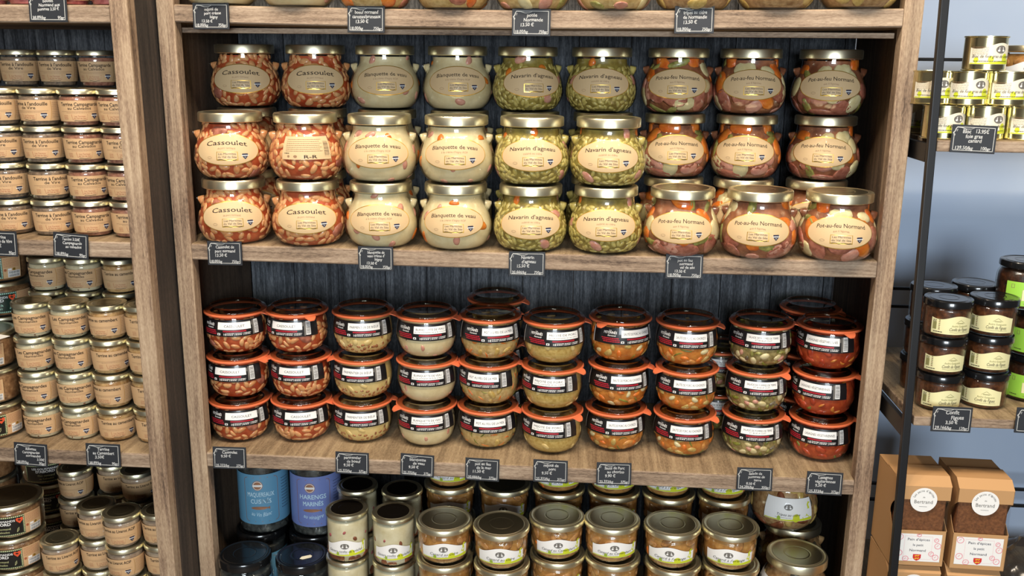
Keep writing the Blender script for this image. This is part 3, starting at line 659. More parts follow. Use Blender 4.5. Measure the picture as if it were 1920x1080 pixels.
# ---------------------------------------------------------------- wooden shelving units
def shelf_unit(name, label, x0, x1, yf, yb, shelves, thk, pw, top_z, group=None, batten=False, sag=None, side=None):
    root = bpy.data.objects.new(name, None); COL.objects.link(root); root.location = (x0, yf, 0); tag(root, label, 'shelf unit')
    def part(n, mb, bev=.0012, smooth=False):
        me = mb.mesh(n)
        if bev: bevel_mesh(me, bev)
        o = link(n, me, root); return o
    W = x1-x0; D = yb-yf
    for xx in (0, W-pw):
        mb = MB(); mb.box((xx, 0, 0), (xx+pw, .026, top_z), oakZ); part('post', mb, .0022)
    for s in (0, 1):
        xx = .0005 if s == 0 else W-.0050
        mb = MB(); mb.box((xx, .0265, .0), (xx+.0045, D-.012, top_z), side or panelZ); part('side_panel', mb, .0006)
    for i, z in enumerate(shelves):
        mb = MB(); x_a, x_b = pw+.0004, W-pw-.0004; n = 24
        sg = (sag or {}).get(i, 0)
        # front rail and planks, drawn as one slightly sagging board
        prof = [(.0030, -thk), (.0010, -thk+.002), (.0008, -.0028), (.0026, -.0006), (.0050, 0), (D-.013, 0), (D-.013, -thk)]
        vs = []; fs = []
        for k in range(n+1):
            t = k/n; dz = -sg*math.sin(math.pi*t)
            for (yy, zz) in prof: vs.append((x_a+(x_b-x_a)*t, yy, z+zz+dz))
        m = len(prof)
        for k in range(n):
            for j in range(m): j2 = (j+1) % m; fs.append((k*m+j, (k+1)*m+j, (k+1)*m+j2, k*m+j2))
        fs.append(tuple(range(m))); fs.append(tuple(reversed(range(n*m, n*m+m))))
        o_ = len(mb.f); mb.add(vs, fs, oakX)
        dk = mb.mi(deckX)
        for k in range(n): mb.m[o_+k*m+4] = dk; mb.m[o_+k*m+3] = dk
        for xa, xb in ((.0052, pw+.0004), (W-pw-.0004, W-.0052)): mb.box((xa, .0265, z-thk), (xb, D-.013, z-.0002), deckX)
        me = mb.mesh('shelf_board'); link('shelf_board', me, root)
        # side cleats that carry the board behind the posts
        if batten and i == batten-1:
            mb = MB(); mb.box((.006, .030, z-thk-.0155), (W-.03, .048, z-thk-.0075), oakX); part('batten', mb, .0006)
    mb = MB(); x = .006; r = random.Random(3)
    while x < W-.007:
        pwid = min(r.uniform(.085, .105), W-.006-x); mb.box((x+.0008, D-.012+r.uniform(0, .0015), .02), (x+pwid-.0008, D, top_z), plankZ); x += pwid
    mb.box((.003, D+.0005, .0), (W-.003, D+.006, top_z), darkZ); part('back_panel', mb, 0)
    return root
ZT, ZM, ZB, ZD = 1.6253, 1.2391, .8612, .49
LT, LM, LB, LC = 1.619, 1.2575, .895, .53
YL = -.09
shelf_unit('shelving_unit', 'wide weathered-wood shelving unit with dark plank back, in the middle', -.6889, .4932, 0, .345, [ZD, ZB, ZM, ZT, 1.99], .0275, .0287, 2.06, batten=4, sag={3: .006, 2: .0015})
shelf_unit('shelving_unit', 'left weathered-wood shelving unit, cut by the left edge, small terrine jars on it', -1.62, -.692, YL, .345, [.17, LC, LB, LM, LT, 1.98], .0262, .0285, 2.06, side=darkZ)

# ---------------------------------------------------------------- price tags
def price_tag(label, lines, px, py, y, wd=.0595, h=.0405, tilt=0, extra=True, group='slate price tags'):
    p = at_y(px, py, y)
    root = bpy.data.objects.new('price_tag', None); COL.objects.link(root); root.location = p; root.rotation_euler = (math.radians(-4), tilt, random.uniform(-.05, .05))
    tag(root, label, 'price tag', group)
    mb = MB(); mb.box((-wd/2, .0006, -h/2), (wd/2, .0022, h/2), slate); link('panel', bevel_mesh(mb.mesh('panel'), .0003, 1), root)
    fn = lambda u, v, l: (u, .0005-l*.00012, v)
    A = Art(); a, c = wd/2-.0030, h/2-.0030; t = .0009
    A.rect(-a, -c, a, -c+t, frameink, 1, 1); A.rect(a-t, -c, a, c, frameink, 1, 1); A.rect(-a+.006, c-t, a, c, frameink, 1, 1); A.rect(-a, -c, -a+t, c-.011, frameink, 1, 1)
    cur = [(-a+.001, c-.0125), (-a-.0008, c-.0090), (-a+.0012, c-.0065), (-a+.0022, c-.0030), (-a+.0040, c-.0006), (-a+.0100, c-.0012), (-a+.017, c-.0032), (-a+.023, c-.0030), (-a+.028, c-.0010)]
    A.line(cur, [.0015, .0020, .0013, .0013, .0015, .0011, .0009, .0007, .0005], frameink, 2)
    A.line([(-a+.0028, c-.0050), (-a+.0050, c-.0034), (-a+.0036, c-.0070)], .0006, frameink, 2); A.ellipse(-a+.0006, c-.0118, .0013, .0018, frameink, 2, 12, 1)
    mb = MB(); A.onto(mb, fn); link('border', mb.mesh('border'), root)
    A = Art(); n = len(lines)
    for (s, u, v, size, al) in lines:
        A.text(s, u, v, size, chalk, 2, al, bold=.028, shear=.08, wob=.0003, sx=.92 if len(s) < 12 else .82, rot=.02 if al == 'c' else 0)
    mb = MB(); A.onto(mb, fn); link('lettering', mb.mesh('lettering'), root)
    return root
def lines(rows, price, kg, gr, pu=-.006):
    out = []; n = len(rows); v = .0084; s = .0074 if n < 3 else .0064; st = s*.92
    for i, r_ in enumerate(rows): out.append((r_, .001+.002*i*(1 if len(r_) < 12 else 0), v-st*i, s, 'c'))
    if price: out.append((price, pu, v-st*n-.0006, s, 'c'))
    out.append((kg, -.0245, -.0160, .0066, 'l')); out.append((gr, .0252, -.0160, .0062, 'r'))
    return out
YT = -.0045
TG = [(395, 30, ['mijoté de', 'porc crème', 'Isigny'], '13.50 €', '18.00/kg', '750gr', 'pork in cream, top board, far left of the wide unit'),
      (686, 36, ['boeuf normand', 'carottes/pruneaux'], '13.50 €', '18.00/kg', '750gr', 'Norman beef, top board, second from the left'),
      (996, 42, ['potée', 'Normande'], '13.50 €', '18.00/kg', '750gr', 'Norman cabbage stew, top board, centre'),
      (1302, 37, ['tripes au cidre', 'de Normandie'], '13.50 €', '18.00/kg', '750gr', 'tripe in cider, top board, right side'),
      (421, 475, ['Cassoulet de', 'porc normand'], '13.50 €', '18.00/kg', '750gr', 'pork cassoulet below the pot-bellied cassoulet jars'),
      (704, 485, ['blanquette de', "veau crème d'", 'Isigny'], '13.50 €', '18.00/kg', '750gr', 'veal in Isigny cream below the pale pot-bellied jars'),
      (988, 495, ['Navarin', "d'agneau"], '15.50 €', '20.666/kg', '750gr', 'lamb stew below the green bean jars'),
      (1283, 500, ['pot au feu', 'normand', 'val de sée'], '13.50 €', '18.00/kg', '750gr', 'pot au feu on the middle board'),
      (430, 859, ['Cassoulet'], '9.50 €', '25.333/kg', '375gr', 'cassoulet on the lower board, far left'),
      (660, 869, ['parmentier', 'de boeuf'], '9.50 €', '25.333/kg', '375gr', 'beef parmentier on the lower board'),
      (782, 873, ['blanquette', 'de veau'], '9.50 €', '25.333/kg', '375gr', 'veal blanquette on the lower board'),
      (904, 881, ['pot au feu', 'de la mer'], '11.50 €', '30.666/kg', '375gr', 'seafood pot au feu on the lower board'),
      (1032, 884, ['mijoté de', 'porc'], '9.50 €', '25.333/kg', '375gr', 'stewed pork on the lower board'),
      (1151, 889, ['Sauté de Porc', 'au chorizo'], '9.90 €', '25.333/kg', '375gr', 'pork and chorizo on the lower board'),
      (1415, 899, ['Salade de', 'pommes de', 'terre'], '8.50 €', '24.286/kg', '350gr', 'potato salad on the lower board'),
      (1546, 907, ['Lasagnes', 'végétariennes'], '9.50 €', '25.333/kg', '375gr', 'vegetable lasagne on the lower board, far right')]
for px, py, rows, pr, kg, gr, lab in TG: price_tag('slate price tag for '+lab, lines(rows, pr, kg, gr), px, py, YT, tilt=random.uniform(-.012, .02))
YG = YL-.0045
price_tag('slate price tag for black pudding, top board of the left unit', lines(['boudin', 'Normand aux', 'pommes 3.50 €'], '', '38.89/kg', '90gr'), 89, 15, YG)
price_tag('slate price tag cut by the left edge, ending in de Vire', lines(['Terrine', 'andouille de Vire'], '3.50 €', '38.89/kg', '90gr'), -1, 457, YG)
price_tag('slate price tag for country terrine, middle board of the left unit', lines(['Terrine 3.50€', 'Campagnarde', 'au calvados'], '', '38.89/kg', '90gr'), 132, 461, YG, tilt=.05)
price_tag('slate price tag for rillettes, lower board of the left unit', lines(['Rillettes', 'Campagnardes', 'normandes'], '', '38.89/kg', '90gr')+[('3.50€', .0245, -.0095, .0062, 'r')], 57, 853, YG, tilt=.03)
price_tag('slate price tag for camembert terrine, lower board of the left unit', lines(['Terrine', 'au Camembert'], '3.50€', '38.89/kg', '90gr'), 193, 854, YG, tilt=.01)

# ---------------------------------------------------------------- wide unit, top shelf: nine pot-bellied jars
top = [('pork_cream', 414), ('pork_cream', 559), ('beef_carrot', 702), ('beef_carrot', 850), ('cabbage_stew', 999), ('cabbage_stew', 1151), ('tripe_cider', 1301), ('tripe_cider', 1455), ('tripe_cider', 1610)]
for i, (p_, px) in enumerate(top):
    jar(p_, x_at(px, .036, ZT+.03), .036, ZT-.006*math.sin(math.pi*(i+.5)/9), '%s cut by the top edge, %s from left' % (P[p_][3], ORD[i]), group='pot-bellied jars on the top shelf')
# middle shelf
colsA = [('cassoulet', 437.6, 431), ('cassoulet', 577, 572), ('blanquette', 714.3, 711.5), ('blanquette', 854.8, 856), ('navarin', 995.4, 998), ('navarin', 1137, 1141.6), ('potaufeu', 1280.5, None), ('potaufeu', 1426, None), ('potaufeu', 1575, None)]
backA = [(468, 463, 458), (596, 596, 591), (724, 726, 721.6), (860, 862, 858), (992, 994, 990), (1126, 1131, 1129), (1263, 1266, 1273), (1394, 1401, 1409), (1531, 1548.6, 1559)]
RA = [(-.1, -.09, -.08, -.09, .01, .02, 0, 0, .12), (-.15, 0, -.08, -.06, .02, .01, 0, 0, 0), (-.1, 0, 0, 0, 0, 0, .1, 0, 0), (-.17, -.04, 0, 0, .16, -.03, 0, .12, .07)]
for i, (p_, a, b2) in enumerate(colsA):
    n = 2 if b2 else 1; y = .046 if n == 2 else (.040, .036, .030)[i-6]
    nth = ORD[i]
    for l, px in enumerate((a, b2)[:n]):
        z = ZM+H_A*l-.0012; pr = 'cassoulet_back' if (i == 1 and l == 1) else p_
        where = ('%s in %s front stack, middle shelf' % ('lower' if l == 0 else 'upper', nth)) if n == 2 else 'front row, middle shelf, %s' % ('left of the three' if i == 6 else 'middle of the three' if i == 7 else 'beside the right post')
        jar(pr, x_at(px, y, z+.103), y, z, '%s, %s' % (P[p_][3] if pr == p_ else 'cassoulet jar showing ingredients label', where), rot=RA[l][i], group=P[p_][3].replace('jar', 'jars')+' on the middle shelf')
    for l, px in enumerate(backA[i]):
        z = ZM+H_A*l-.0012; y2 = .183
        jar(p_, x_at(px, y2, z+.103), y2, z, '%s, %s of %s back stack, middle shelf' % (P[p_][3], ('bottom', 'middle', 'top')[l], nth), rot=RA[(0, 2, 3)[l]][i] if l else .05, group=P[p_][3].replace('jar', 'jars')+' on the middle shelf')
# lower shelf: orange-ringed jars
colsW = [('w_cassoulet', .088, (450, 446.5, 442)), ('w_cassoulet', .100, (565.5, 564, 557)), ('w_parmentier', .108, (680, 681, 681)), ('w_blanquette', .101, (800, 801, 800)), ('w_potmer', .103, (915, 917.5, 919.6)),
         ('w_mijote', .092, (1035.6, 1036, 1039.6)), ('w_saute', .118, (1155, 1161, 1163.5)), ('w_saute', .106, (1284, 1288.5, 1290)), ('w_salade', .116, (1413, 1420, 1428)), ('w_lasagne', .110, (1540, 1547, 1556))]
rw = {0: (0, -.34, -.1), 1: (-.07, -.28, -.42), 2: (-.1, -.24, 0), 3: (0, 0, .1), 4: (.07, -.24, .27), 5: (-.17, -.13, .31), 6: (.25, .3, .6), 7: (.1, .14, .13), 8: (.18, .18, .1), 9: (0, -.3, -.2)}
for i, (p_, y, pxs) in enumerate(colsW):
    for l, px in enumerate(pxs):
        z = ZB+H_W*l; o = jar(p_, x_at(px, y, z+.072), y, z, '%s, %s in %s stack, lower shelf' % (P[p_][3], ('bottom', 'middle', 'top')[l], ORD[i]), rot=rw[i][l]-.06, group=P[p_][3].replace('jar', 'jars'))
for (px, py, nn, p_, wh) in ((931, 556, 3, 'w_potmer', 'behind the seafood stew stack'), (1520, 573, 3, 'w_lasagne', 'behind the lasagne stack'), (1352, 640, 2, 'w_salade', 'between chorizo and salad stacks')):
    q = at_z(px, py, ZB+H_W*3-.008) if nn == 3 else Vector((x_at(px, .235, 1.02), .235, 0))
    y = max(q.y, .222)
    if nn == 3: q.x = x_at(px, y, ZB+H_W*3-.01)
    for l in range(nn): jar(p_, q.x, y, ZB+H_W*l, '%s, %s jar %s' % (P[p_][3], ('bottom', 'middle', 'top')[l] if nn == 3 else ('lower', 'upper')[l], wh), rot=.1, group='orange-ringed jars in the back row')
# bottom shelf of the wide unit
def stack(prod, px, py, nlev, z0, H, where, drift=0, y=None, grp=None, levels=None, rot=None, sc=None, ztop=None, lab=True):
    zt = z0+H*nlev
    if y is None: y = at_z(px, py, zt).y
    for l in range(nlev):
        if levels and l not in levels: continue
        z = z0+H*l; x = x_at(px+drift*(nlev-1-l), y, z+H)
        pr = prod[l] if isinstance(prod, (list, tuple)) else prod
        jar(pr, x, y, z, '%s, %s of the %s' % (P[pr][3], lvl_word(l, nlev) if nlev > 1 else 'only jar', where), rot=(rot if rot is not None else random.uniform(-.12, .12)), group=grp, scale=sc, lab=lab)
    return y
G_ = 'duck jars on the bottom shelf'
for (pr, px, py, nm, rt) in (('duck_cidre', 833, 971, 'first', .0), ('duck_cidre', 940, 980, 'second', 0), ('duck_camembert', 1044.5, 964, 'third', .12), ('duck_camembert', 1148, 969, 'fourth', .18), ('duck_orange', 1261, 979, 'fifth', 0), ('duck_orange', 1370, 982, 'sixth', .05)):
    y = stack(pr, px, py, 4, ZD, H_D, '%s front stack of duck jars' % nm, drift=1.0, grp=G_, rot=rt)
for (pr, px, nlev, nm, rt) in (('duck_cidre', 844, 5, 'first', .0), ('duck_cidre', 946, 4, 'second', 0), ('duck_camembert', 1048, 5, 'third', .05), ('duck_camembert', 1151, 5, 'fourth', .1), ('duck_orange', 1254, 5, 'fifth', 0), ('duck_orange', 1358, 5, 'sixth', .02)):
    y = .130 if nlev == 5 else .132
    stack(pr, px, 0, nlev, ZD, H_D, '%s back stack of duck jars' % nm, y=y, grp=G_, rot=rt)
for (px, py, nm, rt) in ((650.5, 950, 'left', -.12), (737.5, 957, 'right', .0)):
    stack('gesiers', px, py, 3, ZD, H_G, nm+' front stack of tall jars', drift=1.0, grp='confit gizzard jars', rot=rt)
for (px, py, nm, rt) in ((670, 906, 'left', 0), (754, 914, 'right', .0)):
    stack('gesiers', px, py, 3, ZD, H_G, nm+' back stack, in shadow', grp='confit gizzard jars', rot=1.9)
for (pr, px, py, pxb, nm) in (('mackerel', 459, 1035, 494, 'mackerel'), ('herring', 566, 1038, 592, 'herring')):
    y = stack(pr, px, py, 1, ZD, H_F, 'front row at the bottom edge', grp='tall fish jars', rot=.25)
    for l in range(2):
        z = ZD+H_F*l; jar(pr, x_at(pxb, .128, z+.09), .128, z, '%s, %s back stack' % (P[pr][3], ('bottom of the', 'top of the')[l]), rot=-.12, group='tall fish jars')
q = at_z(1497, 1035, ZD+2*H_A)
A_ = label_duck(PA, .0600, .0500, .088, .0400, 'Tripes au cidre', '', 'label_tripes', wave=0, birdu=-.002, tw=.040)
P['tripes_pot'] = ('A', A_, P['tripes_pot'][2], P['tripes_pot'][3])
for l in range(2): jar('tripes_pot', q.x-.002*l, q.y, ZD+H_A*l, 'pot-bellied jar of tripe, %s of the front stack beside the right post' % ('bottom', 'top')[l], rot=-1.35, group='pot-bellied tripe jars')
for l, (px, dr) in enumerate(((1484, 0), (1482, 0), (1471, 0))): jar('tripes_pot', x_at(px, .15 if l < 2 else .142, ZD+H_A*l+.05), .15 if l < 2 else .142, ZD+H_A*l, 'pot-bellied jar of tripe, %s of the back stack, bottom shelf' % ('bottom', 'middle', 'top')[l], rot=.18, group='pot-bellied tripe jars')
# white sticker on the front herring lid
p = at_z(573, 1044, ZD+H_F); mb = MB(); s = [(-.004, .0), (.0, -.0045), (.016, -.0045), (.0190, .000), (.0170, .0050), (.001, .0052)]
mb.add([(a*1.0-.007, b2, .0) for a, b2 in s]+[(a-.007, b2, .0004) for a, b2 in s], [tuple(range(6))[::-1], tuple(range(6, 12))]+[(i, (i+1) % 6, 6+(i+1) % 6, 6+i) for i in range(6)], flat('cream_sticker', (236, 228, 202), .6))
o = link('sticker', mb.mesh('sticker')); o.location = (p.x, p.y, ZD+H_F-.0012); o.rotation_euler = (0, 0, .55); tag(o, 'small cream sticker on the black lid of the front herring jar', 'sticker')

# ---------------------------------------------------------------- left unit
KT = [-58, 14, 88, 150, 214]
for i, px in enumerate((-24, 52, 129, 207)):
    jar('boudin', x_at(px, -.045, LT+.02), -.045, LT, 'small rosy terrine jar cut by the top edge, %s from left on the left unit' % ORD[i], group='rosy terrine jars on the top left shelf')
HL = .0593
sM = (1, 1, HL/H_T); HB_ = .0612; sB = (1.0, 1.0, HB_/H_T)
rowsM = {0: (22, 98, 172, 245), 1: (14, 90.5, 164, 237), 2: (5, 80, 156, 229), 3: (-3, 72, 147, 220)}
rotM = {(0, 0): -.25, (0, 1): -.05, (0, 2): -.1, (0, 3): .1, (1, 0): -.3, (1, 1): .1, (1, 2): 0, (1, 3): -.35, (2, 0): -.35, (2, 1): -.25, (2, 2): -.05, (2, 3): .05, (3, 0): -.4, (3, 1): -.6, (3, 2): -.05, (3, 3): -.2}
pm = ['andouille', 'andouille', 'campagnarde', 'campagnarde']
for l, pxs in rowsM.items():
    for c, px in enumerate(pxs):
        y = -.030; z = LM+HL*l
        jar(pm[c], x_at(px, y, z+.055), y, z, '%s, %s in %s front stack, left middle' % (P[pm[c]][3], lvl_word(l, 4), ORD[c]), rot=rotM[(l, c)], group=P[pm[c]][3].replace('jar', 'jars'), scale=sM)
for c, px in enumerate((-37, 35, 107, 181)):
    for l in range(5):
        pr = pm[max(0, c-(0 if c < 3 else 0))] if c < 3 else 'campagnarde'
        pr = 'andouille' if c < 3 else 'campagnarde'
        y = .042; z = LM+HL*l
        jar(pr, x_at(px-2*(l-4) if l < 4 else px, y, z+.055), y, z, '%s, %s in %s back stack, left middle' % (P[pr][3], lvl_word(l, 5), ORD[c]), rot=-.25, group=P[pr][3].replace('jar', 'jars'), scale=(.96, .96, HL/H_T))
rowsB = {0: (79, 150, 218, 288), 1: (72, 142, 211, 281), 2: (64.5, 136, 206, 275), 3: (59, 129, 201, 269)}
rotB = {(0, 0): -.55, (0, 1): -.55, (0, 2): 0, (0, 3): .2, (1, 0): -.6, (1, 1): -.2, (1, 2): -.6, (1, 3): .2, (2, 0): -.15, (2, 1): -.45, (2, 2): .1, (2, 3): 0, (3, 0): -.3, (3, 1): -.1, (3, 2): -.5, (3, 3): .1}
pb = ['rillettes', 'rillettes', 'camembert', 'camembert']
for l, pxs in rowsB.items():
    for c, px in enumerate(pxs):
        y = -.020; z = LB+HB_*l
        jar(pb[c], x_at(px, y, z+.055), y, z, '%s, %s in %s front stack, left lower' % (P[pb[c]][3], lvl_word(l, 4), ORD[c]), rot=rotB[(l, c)], group=P[pb[c]][3].replace('jar', 'jars'), scale=sB)
for c, px in enumerate((87, 155.5, 225)):
    for l in range(5):
        pr = pb[c]; y = .058; z = LB+HB_*l
        jar(pr, x_at(px-3*(l-4), y, z+.055), y, z, '%s, %s in %s back stack, left lower' % (P[pr][3], lvl_word(l, 5), ORD[c]), rot=(-.7, -.5, -.1)[c], group=P[pr][3].replace('jar', 'jars'), scale=(.98, .98, HB_/H_T))
for l, px in enumerate((-16, -24, -32)):
    z = LB+H_B*l; jar('pate_calva', x_at(px, -.022, z+.06), -.022, z, '%s, %s of the front stack at the left edge' % (P['pate_calva'][3], lvl_word(l, 3)), rot=(-.15, -.75, -.6)[l], group='wide pâté jars')
for l, px in enumerate((14, 8, 4, 0, -8)):
    z = LB+H_B*l; jar('pate_ours', x_at(px, .092, z+.06), .092, z, '%s, %s of the back stack at the left edge' % (P['pate_ours'][3], lvl_word(l, 5)), rot=(-.2, -.2, -.2, -.05, -.4)[l], group='wide pâté jars')
p = at_z(3, 632, LB+3*H_B); mb = MB(); mb.box((-.016, -.010, 0), (.012, .010, .0004), white); o = link('sticker', mb.mesh('sticker')); o.location = (p.x-.006, p.y+.004, LB+3*H_B-.0012); o.rotation_euler = (0, 0, -.3); tag(o, 'white paper sticker on a wide pâté jar lid at the left edge', 'sticker')
# left unit, bottom shelf
def lst(prod, pxs, y, z0, H, where, rots, sc, start=0):
    for l, px in enumerate(pxs):
        z = z0+H*l; jar(prod, x_at(px, y, z+H-.004), y, z, '%s, %s of the %s' % (P[prod][3], lvl_word(l, len(pxs)), where), rot=rots[l % len(rots)], group=P[prod][3].replace('jar', 'jars'), scale=sc)
HC = .0605; sC = (1, 1, HC/H_T)
y = at_z(112, 1006, LC+3*HC).y; lst('livarot', (124, 118, 112), y, LC, HC, 'short front stack, bottom left', (-.1, .1, .05), sC)
y = at_z(180, 942, LC+4*HC).y; lst('livarot', (197, 191, 185, 180), y, LC, HC, 'front stack behind the short one', (0, 0, .15, -.35), sC)
y = at_z(227.6, 956, LC+4*HC).y; lst('livarot', (246, 240, 234, 227.6), y, LC, HC, 'front stack second from the post', (0, .1, -.7, -.3), sC)
y = at_z(300, 952, LC+4*HC).y; lst('livarot', (318, 312, 306, 300), y, LC, HC, 'front stack cut by the post', (0, .1, .1, -.2), sC)
for nm, px3, px4, py in (('left', 143, 140, 926), ('middle', 216, 213, 916), ('right', 262, 258, 931)):
    y = max(at_z(px3, py, LC+3*HC).y, .075); lst('livarot', (px3+8, px3+4, px3, px4), y, LC, HC, nm+' back stack, bottom left', (0, 0, .1, {'left': -.55, 'middle': .2, 'right': .1}[nm]), sC)
y = at_z(21, 928, LC+4*H_B).y; lst('pate_calva', (36, 31, 26, 21), y, LC, H_B, 'front stack, bottom left', (-.2, -.2, -.35, -.2), None)
lst('pate_calva', (98, 95, 92, 88), .168, LC, H_B, 'shaded back stack, bottom left', (.1, .1, -.1, .1), None)
lst('pate_calva', (-14, -16, -20, -24), .168, LC, H_B, 'far-left back stack, bottom', (-.9,), None)

# ---------------------------------------------------------------- black steel ladder shelf on the right
rt = bpy.data.objects.new('ladder_shelf', None); COL.objects.link(rt); rt.location = (.50, -.12, 0); tag(rt, 'black steel ladder shelf with pale wooden boards at the right edge', 'shelf unit')
def W2(p): return (p[0]-.50, p[1]+.12, p[2])
def bar(name, a, b2, t, mat=metalblk, sub=None):
    a = Vector(a); b2 = Vector(b2); d = (b2-a); L = d.length; q_ = d.to_track_quat('Z', 'Y').to_matrix().to_4x4()
    mb = MB(); M_ = Matrix.Translation(Vector(W2(a))) @ q_; mb.box((-t/2, -t/2, 0), (t/2, t/2, L), mat, M_)
    return link(name, bevel_mesh(mb.mesh(name), .0012), sub or rt)
bar('post', (.504, -.168, .0), (.504, -.018, 2.05), .0115)
bar('post', (1.28, -.168, .0), (1.28, -.018, 2.05), .0155)
for xx in (.504, 1.28): bar('rear_post', (xx, .30, 0), (xx, .30, 2.05), .012)
for z, y0 in ((1.427, -.058), (1.004, -.090), (.602, -.118)):
    for xx in (.504, 1.28):
        mb = MB(); mb.box(W2((xx-.004, y0+.004, z-.024)), W2((xx+.004, .30, z+.004)), metalblk); link('side_rail', bevel_mesh(mb.mesh('side_rail'), .0008, 1), rt)
    for dz in (.09, .125): bar('back_rod', (.504, .285, z+dz), (1.28, .285, z+dz), .006)
for z, y0, t in ((1.436, -.060, .0165), (1.0173, -.098, .0150), (.612, -.125, .016)):
    mb = MB(); mb.box(W2((.5135, y0, z-t)), W2((1.27, .27, z)), oakX)
    o_ = 1; me = mb.mesh('shelf_board'); me.materials.append(deckX)
    for p_ in me.polygons:
        if p_.normal.z > .9: p_.material_index = 1
    link('shelf_board', bevel_mesh(me, .0018), rt)
# tins of foie gras
def tin_part():
    mb = MB(); H = .0498; R = .0300
    pr = [(R-.0015, 0), (R+.0006, .0004), (R+.0008, .0016), (R-.0004, .0024), (R-.0006, H-.0026), (R+.0008, H-.0018), (R+.0008, H-.0004), (R-.0008, H), (R-.0018, H-.0018), (R-.004, H-.0022), (.001, H-.0022)]
    mb.lathe(pr, tinmat, 48, True, True); return mb.mesh('tin', 'auto')
tm = tin_part(); pt = [(.0296, 0), (.0296, .05)]
A = Art(); tp = lambda t: .0115+.0042*math.cos((t-.66)*2*math.pi*1.0)
A.grid(lambda a, b2: (-.034+.068*a, -.0145+(tp(a)+.0145)*b2), 36, 5, flat('tin_label', (236, 228, 204), .45), 0)
A.grid(lambda a, b2: (-.033+.066*a, -.0142+b2*(.0015+.006*a*a)), 24, 2, lime, 1); A.ellipse(.0185, -.006, .0055, .007, lime, 1, 18, 2); A.ellipse(-.004, -.0075, .004, .0048, lime, 1, 16, 2); A.ellipse(-.024, -.0085, .0035, .004, lime, 1, 14, 2)
birds(A, .0100, .0065, .0082); A.text('Bloc de foie gras de canard', 0, -.0052, .0062, ink, 3, shear=.25, width=.060); 
for i in range(6): scribble(A, -.031, -.008, .0095-.0020*i, ink2, .0005, 2, i)
scribble(A, -.028, .024, -.0105, ink, .0008, 3, 6)
mb = MB(); A.onto(mb, wrap(pt, .0300, .0240)); tlab = mb.mesh('label_tin', True)
def tin(x, y, z, label, rot):
    r_ = bpy.data.objects.new('food_tin', None); COL.objects.link(r_); r_.location = (x, y, z); r_.rotation_euler = (0, 0, rot); tag(r_, label, 'tin', 'gold foie gras tins')
    link('can', tm, r_); link('label', tlab, r_)
HT = .0500
for (px, l, y, rot, lab) in ((1768, 0, -.018, .10, 'gold tin, bottom row, just right of the black post'), (1843, 0, -.018, .05, 'gold tin, bottom row, behind the foie gras price tag'), (1919, 0, -.018, .15, 'gold tin, bottom row, cut by the right edge'), (1994, 0, -.018, .15, 'gold tin outside the right edge'),
        (1749, 1, -.002, -.15, 'gold tin, second row, half hidden by the black post'), (1811, 1, -.020, .02, 'gold tin, second row, left of the two below the peak'), (1885, 1, -.020, .12, 'gold tin, second row, at the right edge'), (1847, 2, -.018, .05, 'gold tin alone at the peak of the pyramid')):
    if px > 1990: continue
    z = 1.436+HT*l; tin(x_at(px, y, z+.025), y, z, 'short '+lab, rot)
for (X, y, rot, lab) in ((.545, .080, -.7, 'left'), (.612, .085, -.3, 'middle'), (.68, .085, -.2, 'right')): tin(X, y, 1.436, 'short gold tin in the shaded back row of the foie gras shelf, '+lab, rot)
# dark-lidded duck jar standing behind the tins
P['duckpot'] = ('D', P['duck_cidre'][1], P['duck_cidre'][2], '')
PART_D = PART['D']
for z_, lb in ((1.436, 'hidden lower duck jar supporting another, behind the gold tins'), (1.436+H_D, 'duck jar with bronze lid behind the gold tins, right edge')):
    jar('duck_cidre', x_at(1936, .075, z_+.03), .070, z_, lb, rot=-.1, group='duck jars behind the tins')
price_tag('slate price tag for foie gras in front of the gold tins', [('Bloc   13.95€', .002, .0085, .0082, 'c'), ('foie gras', .000, .0015, .0076, 'c'), ('canard', .002, -.0050, .0076, 'c'), ('139.50/kg', -.0245, -.0155, .0072, 'l'), ('100gr', .0250, -.0155, .0068, 'r')], 1826, 261, -.0655, wd=.0630, h=.0405, tilt=.03)
price_tag('slate price tag for fig confit under the cream-labelled jars', [('Confit', .000, .0085, .0086, 'c'), ('Figues', .008, .0005, .0086, 'c'), ('3.50 €', .000, -.0070, .0076, 'c'), ('29.166/kg', -.0245, -.0155, .0070, 'l'), ('120gr', .0250, -.0155, .0062, 'r')], 1785, 787, -.1035, wd=.0600, h=.0400, tilt=.02)
price_tag('slate price tag cut by the right edge, under the lime-labelled jars', [('Confit', .004, .0085, .0086, 'c'), ('d\'oignons', .004, .0005, .0080, 'c'), ('3.50 €', .000, -.0070, .0076, 'c')], 1943, 790, -.1035, wd=.0600, h=.0400, tilt=.02)
# fig jars
ZR = 1.0173
for nm, pxs, y, rots in (('left front', (1763, 1769, 1779.6), -.043, (.15, .15, .22)), ('right front', (1849, 1856, 1866), -.025, (-.25, .1, -.15)), ('left back', (1732, 1741, 1752), .042, (.9, .9, .9)), ('right back', (1808, 1818, 1829), .068, (.3, .3, .3))):
    for l, px in enumerate(pxs): jar('figs', x_at(px, y, ZR+H_FIG*(l+1)), y, ZR+H_FIG*l, '%s, %s of the %s stack' % (P['figs'][3], ('bottom', 'middle', 'top')[l], nm), rot=rots[l], group='fig confit jars', scale=(.95, .95, 1))
for l, (px, rt_) in enumerate(((1931, .25), (1940, .25), (1918, .5))):
    y = (.016, .016, .022)[l]
    jar('greenjam', x_at(px, y, ZR+H_GR*l+.04), y, ZR+H_GR*l, '%s, %s of the stack at the right edge' % (P['greenjam'][3], ('bottom', 'middle', 'top')[l]), rot=rt_, group='lime-labelled jars')

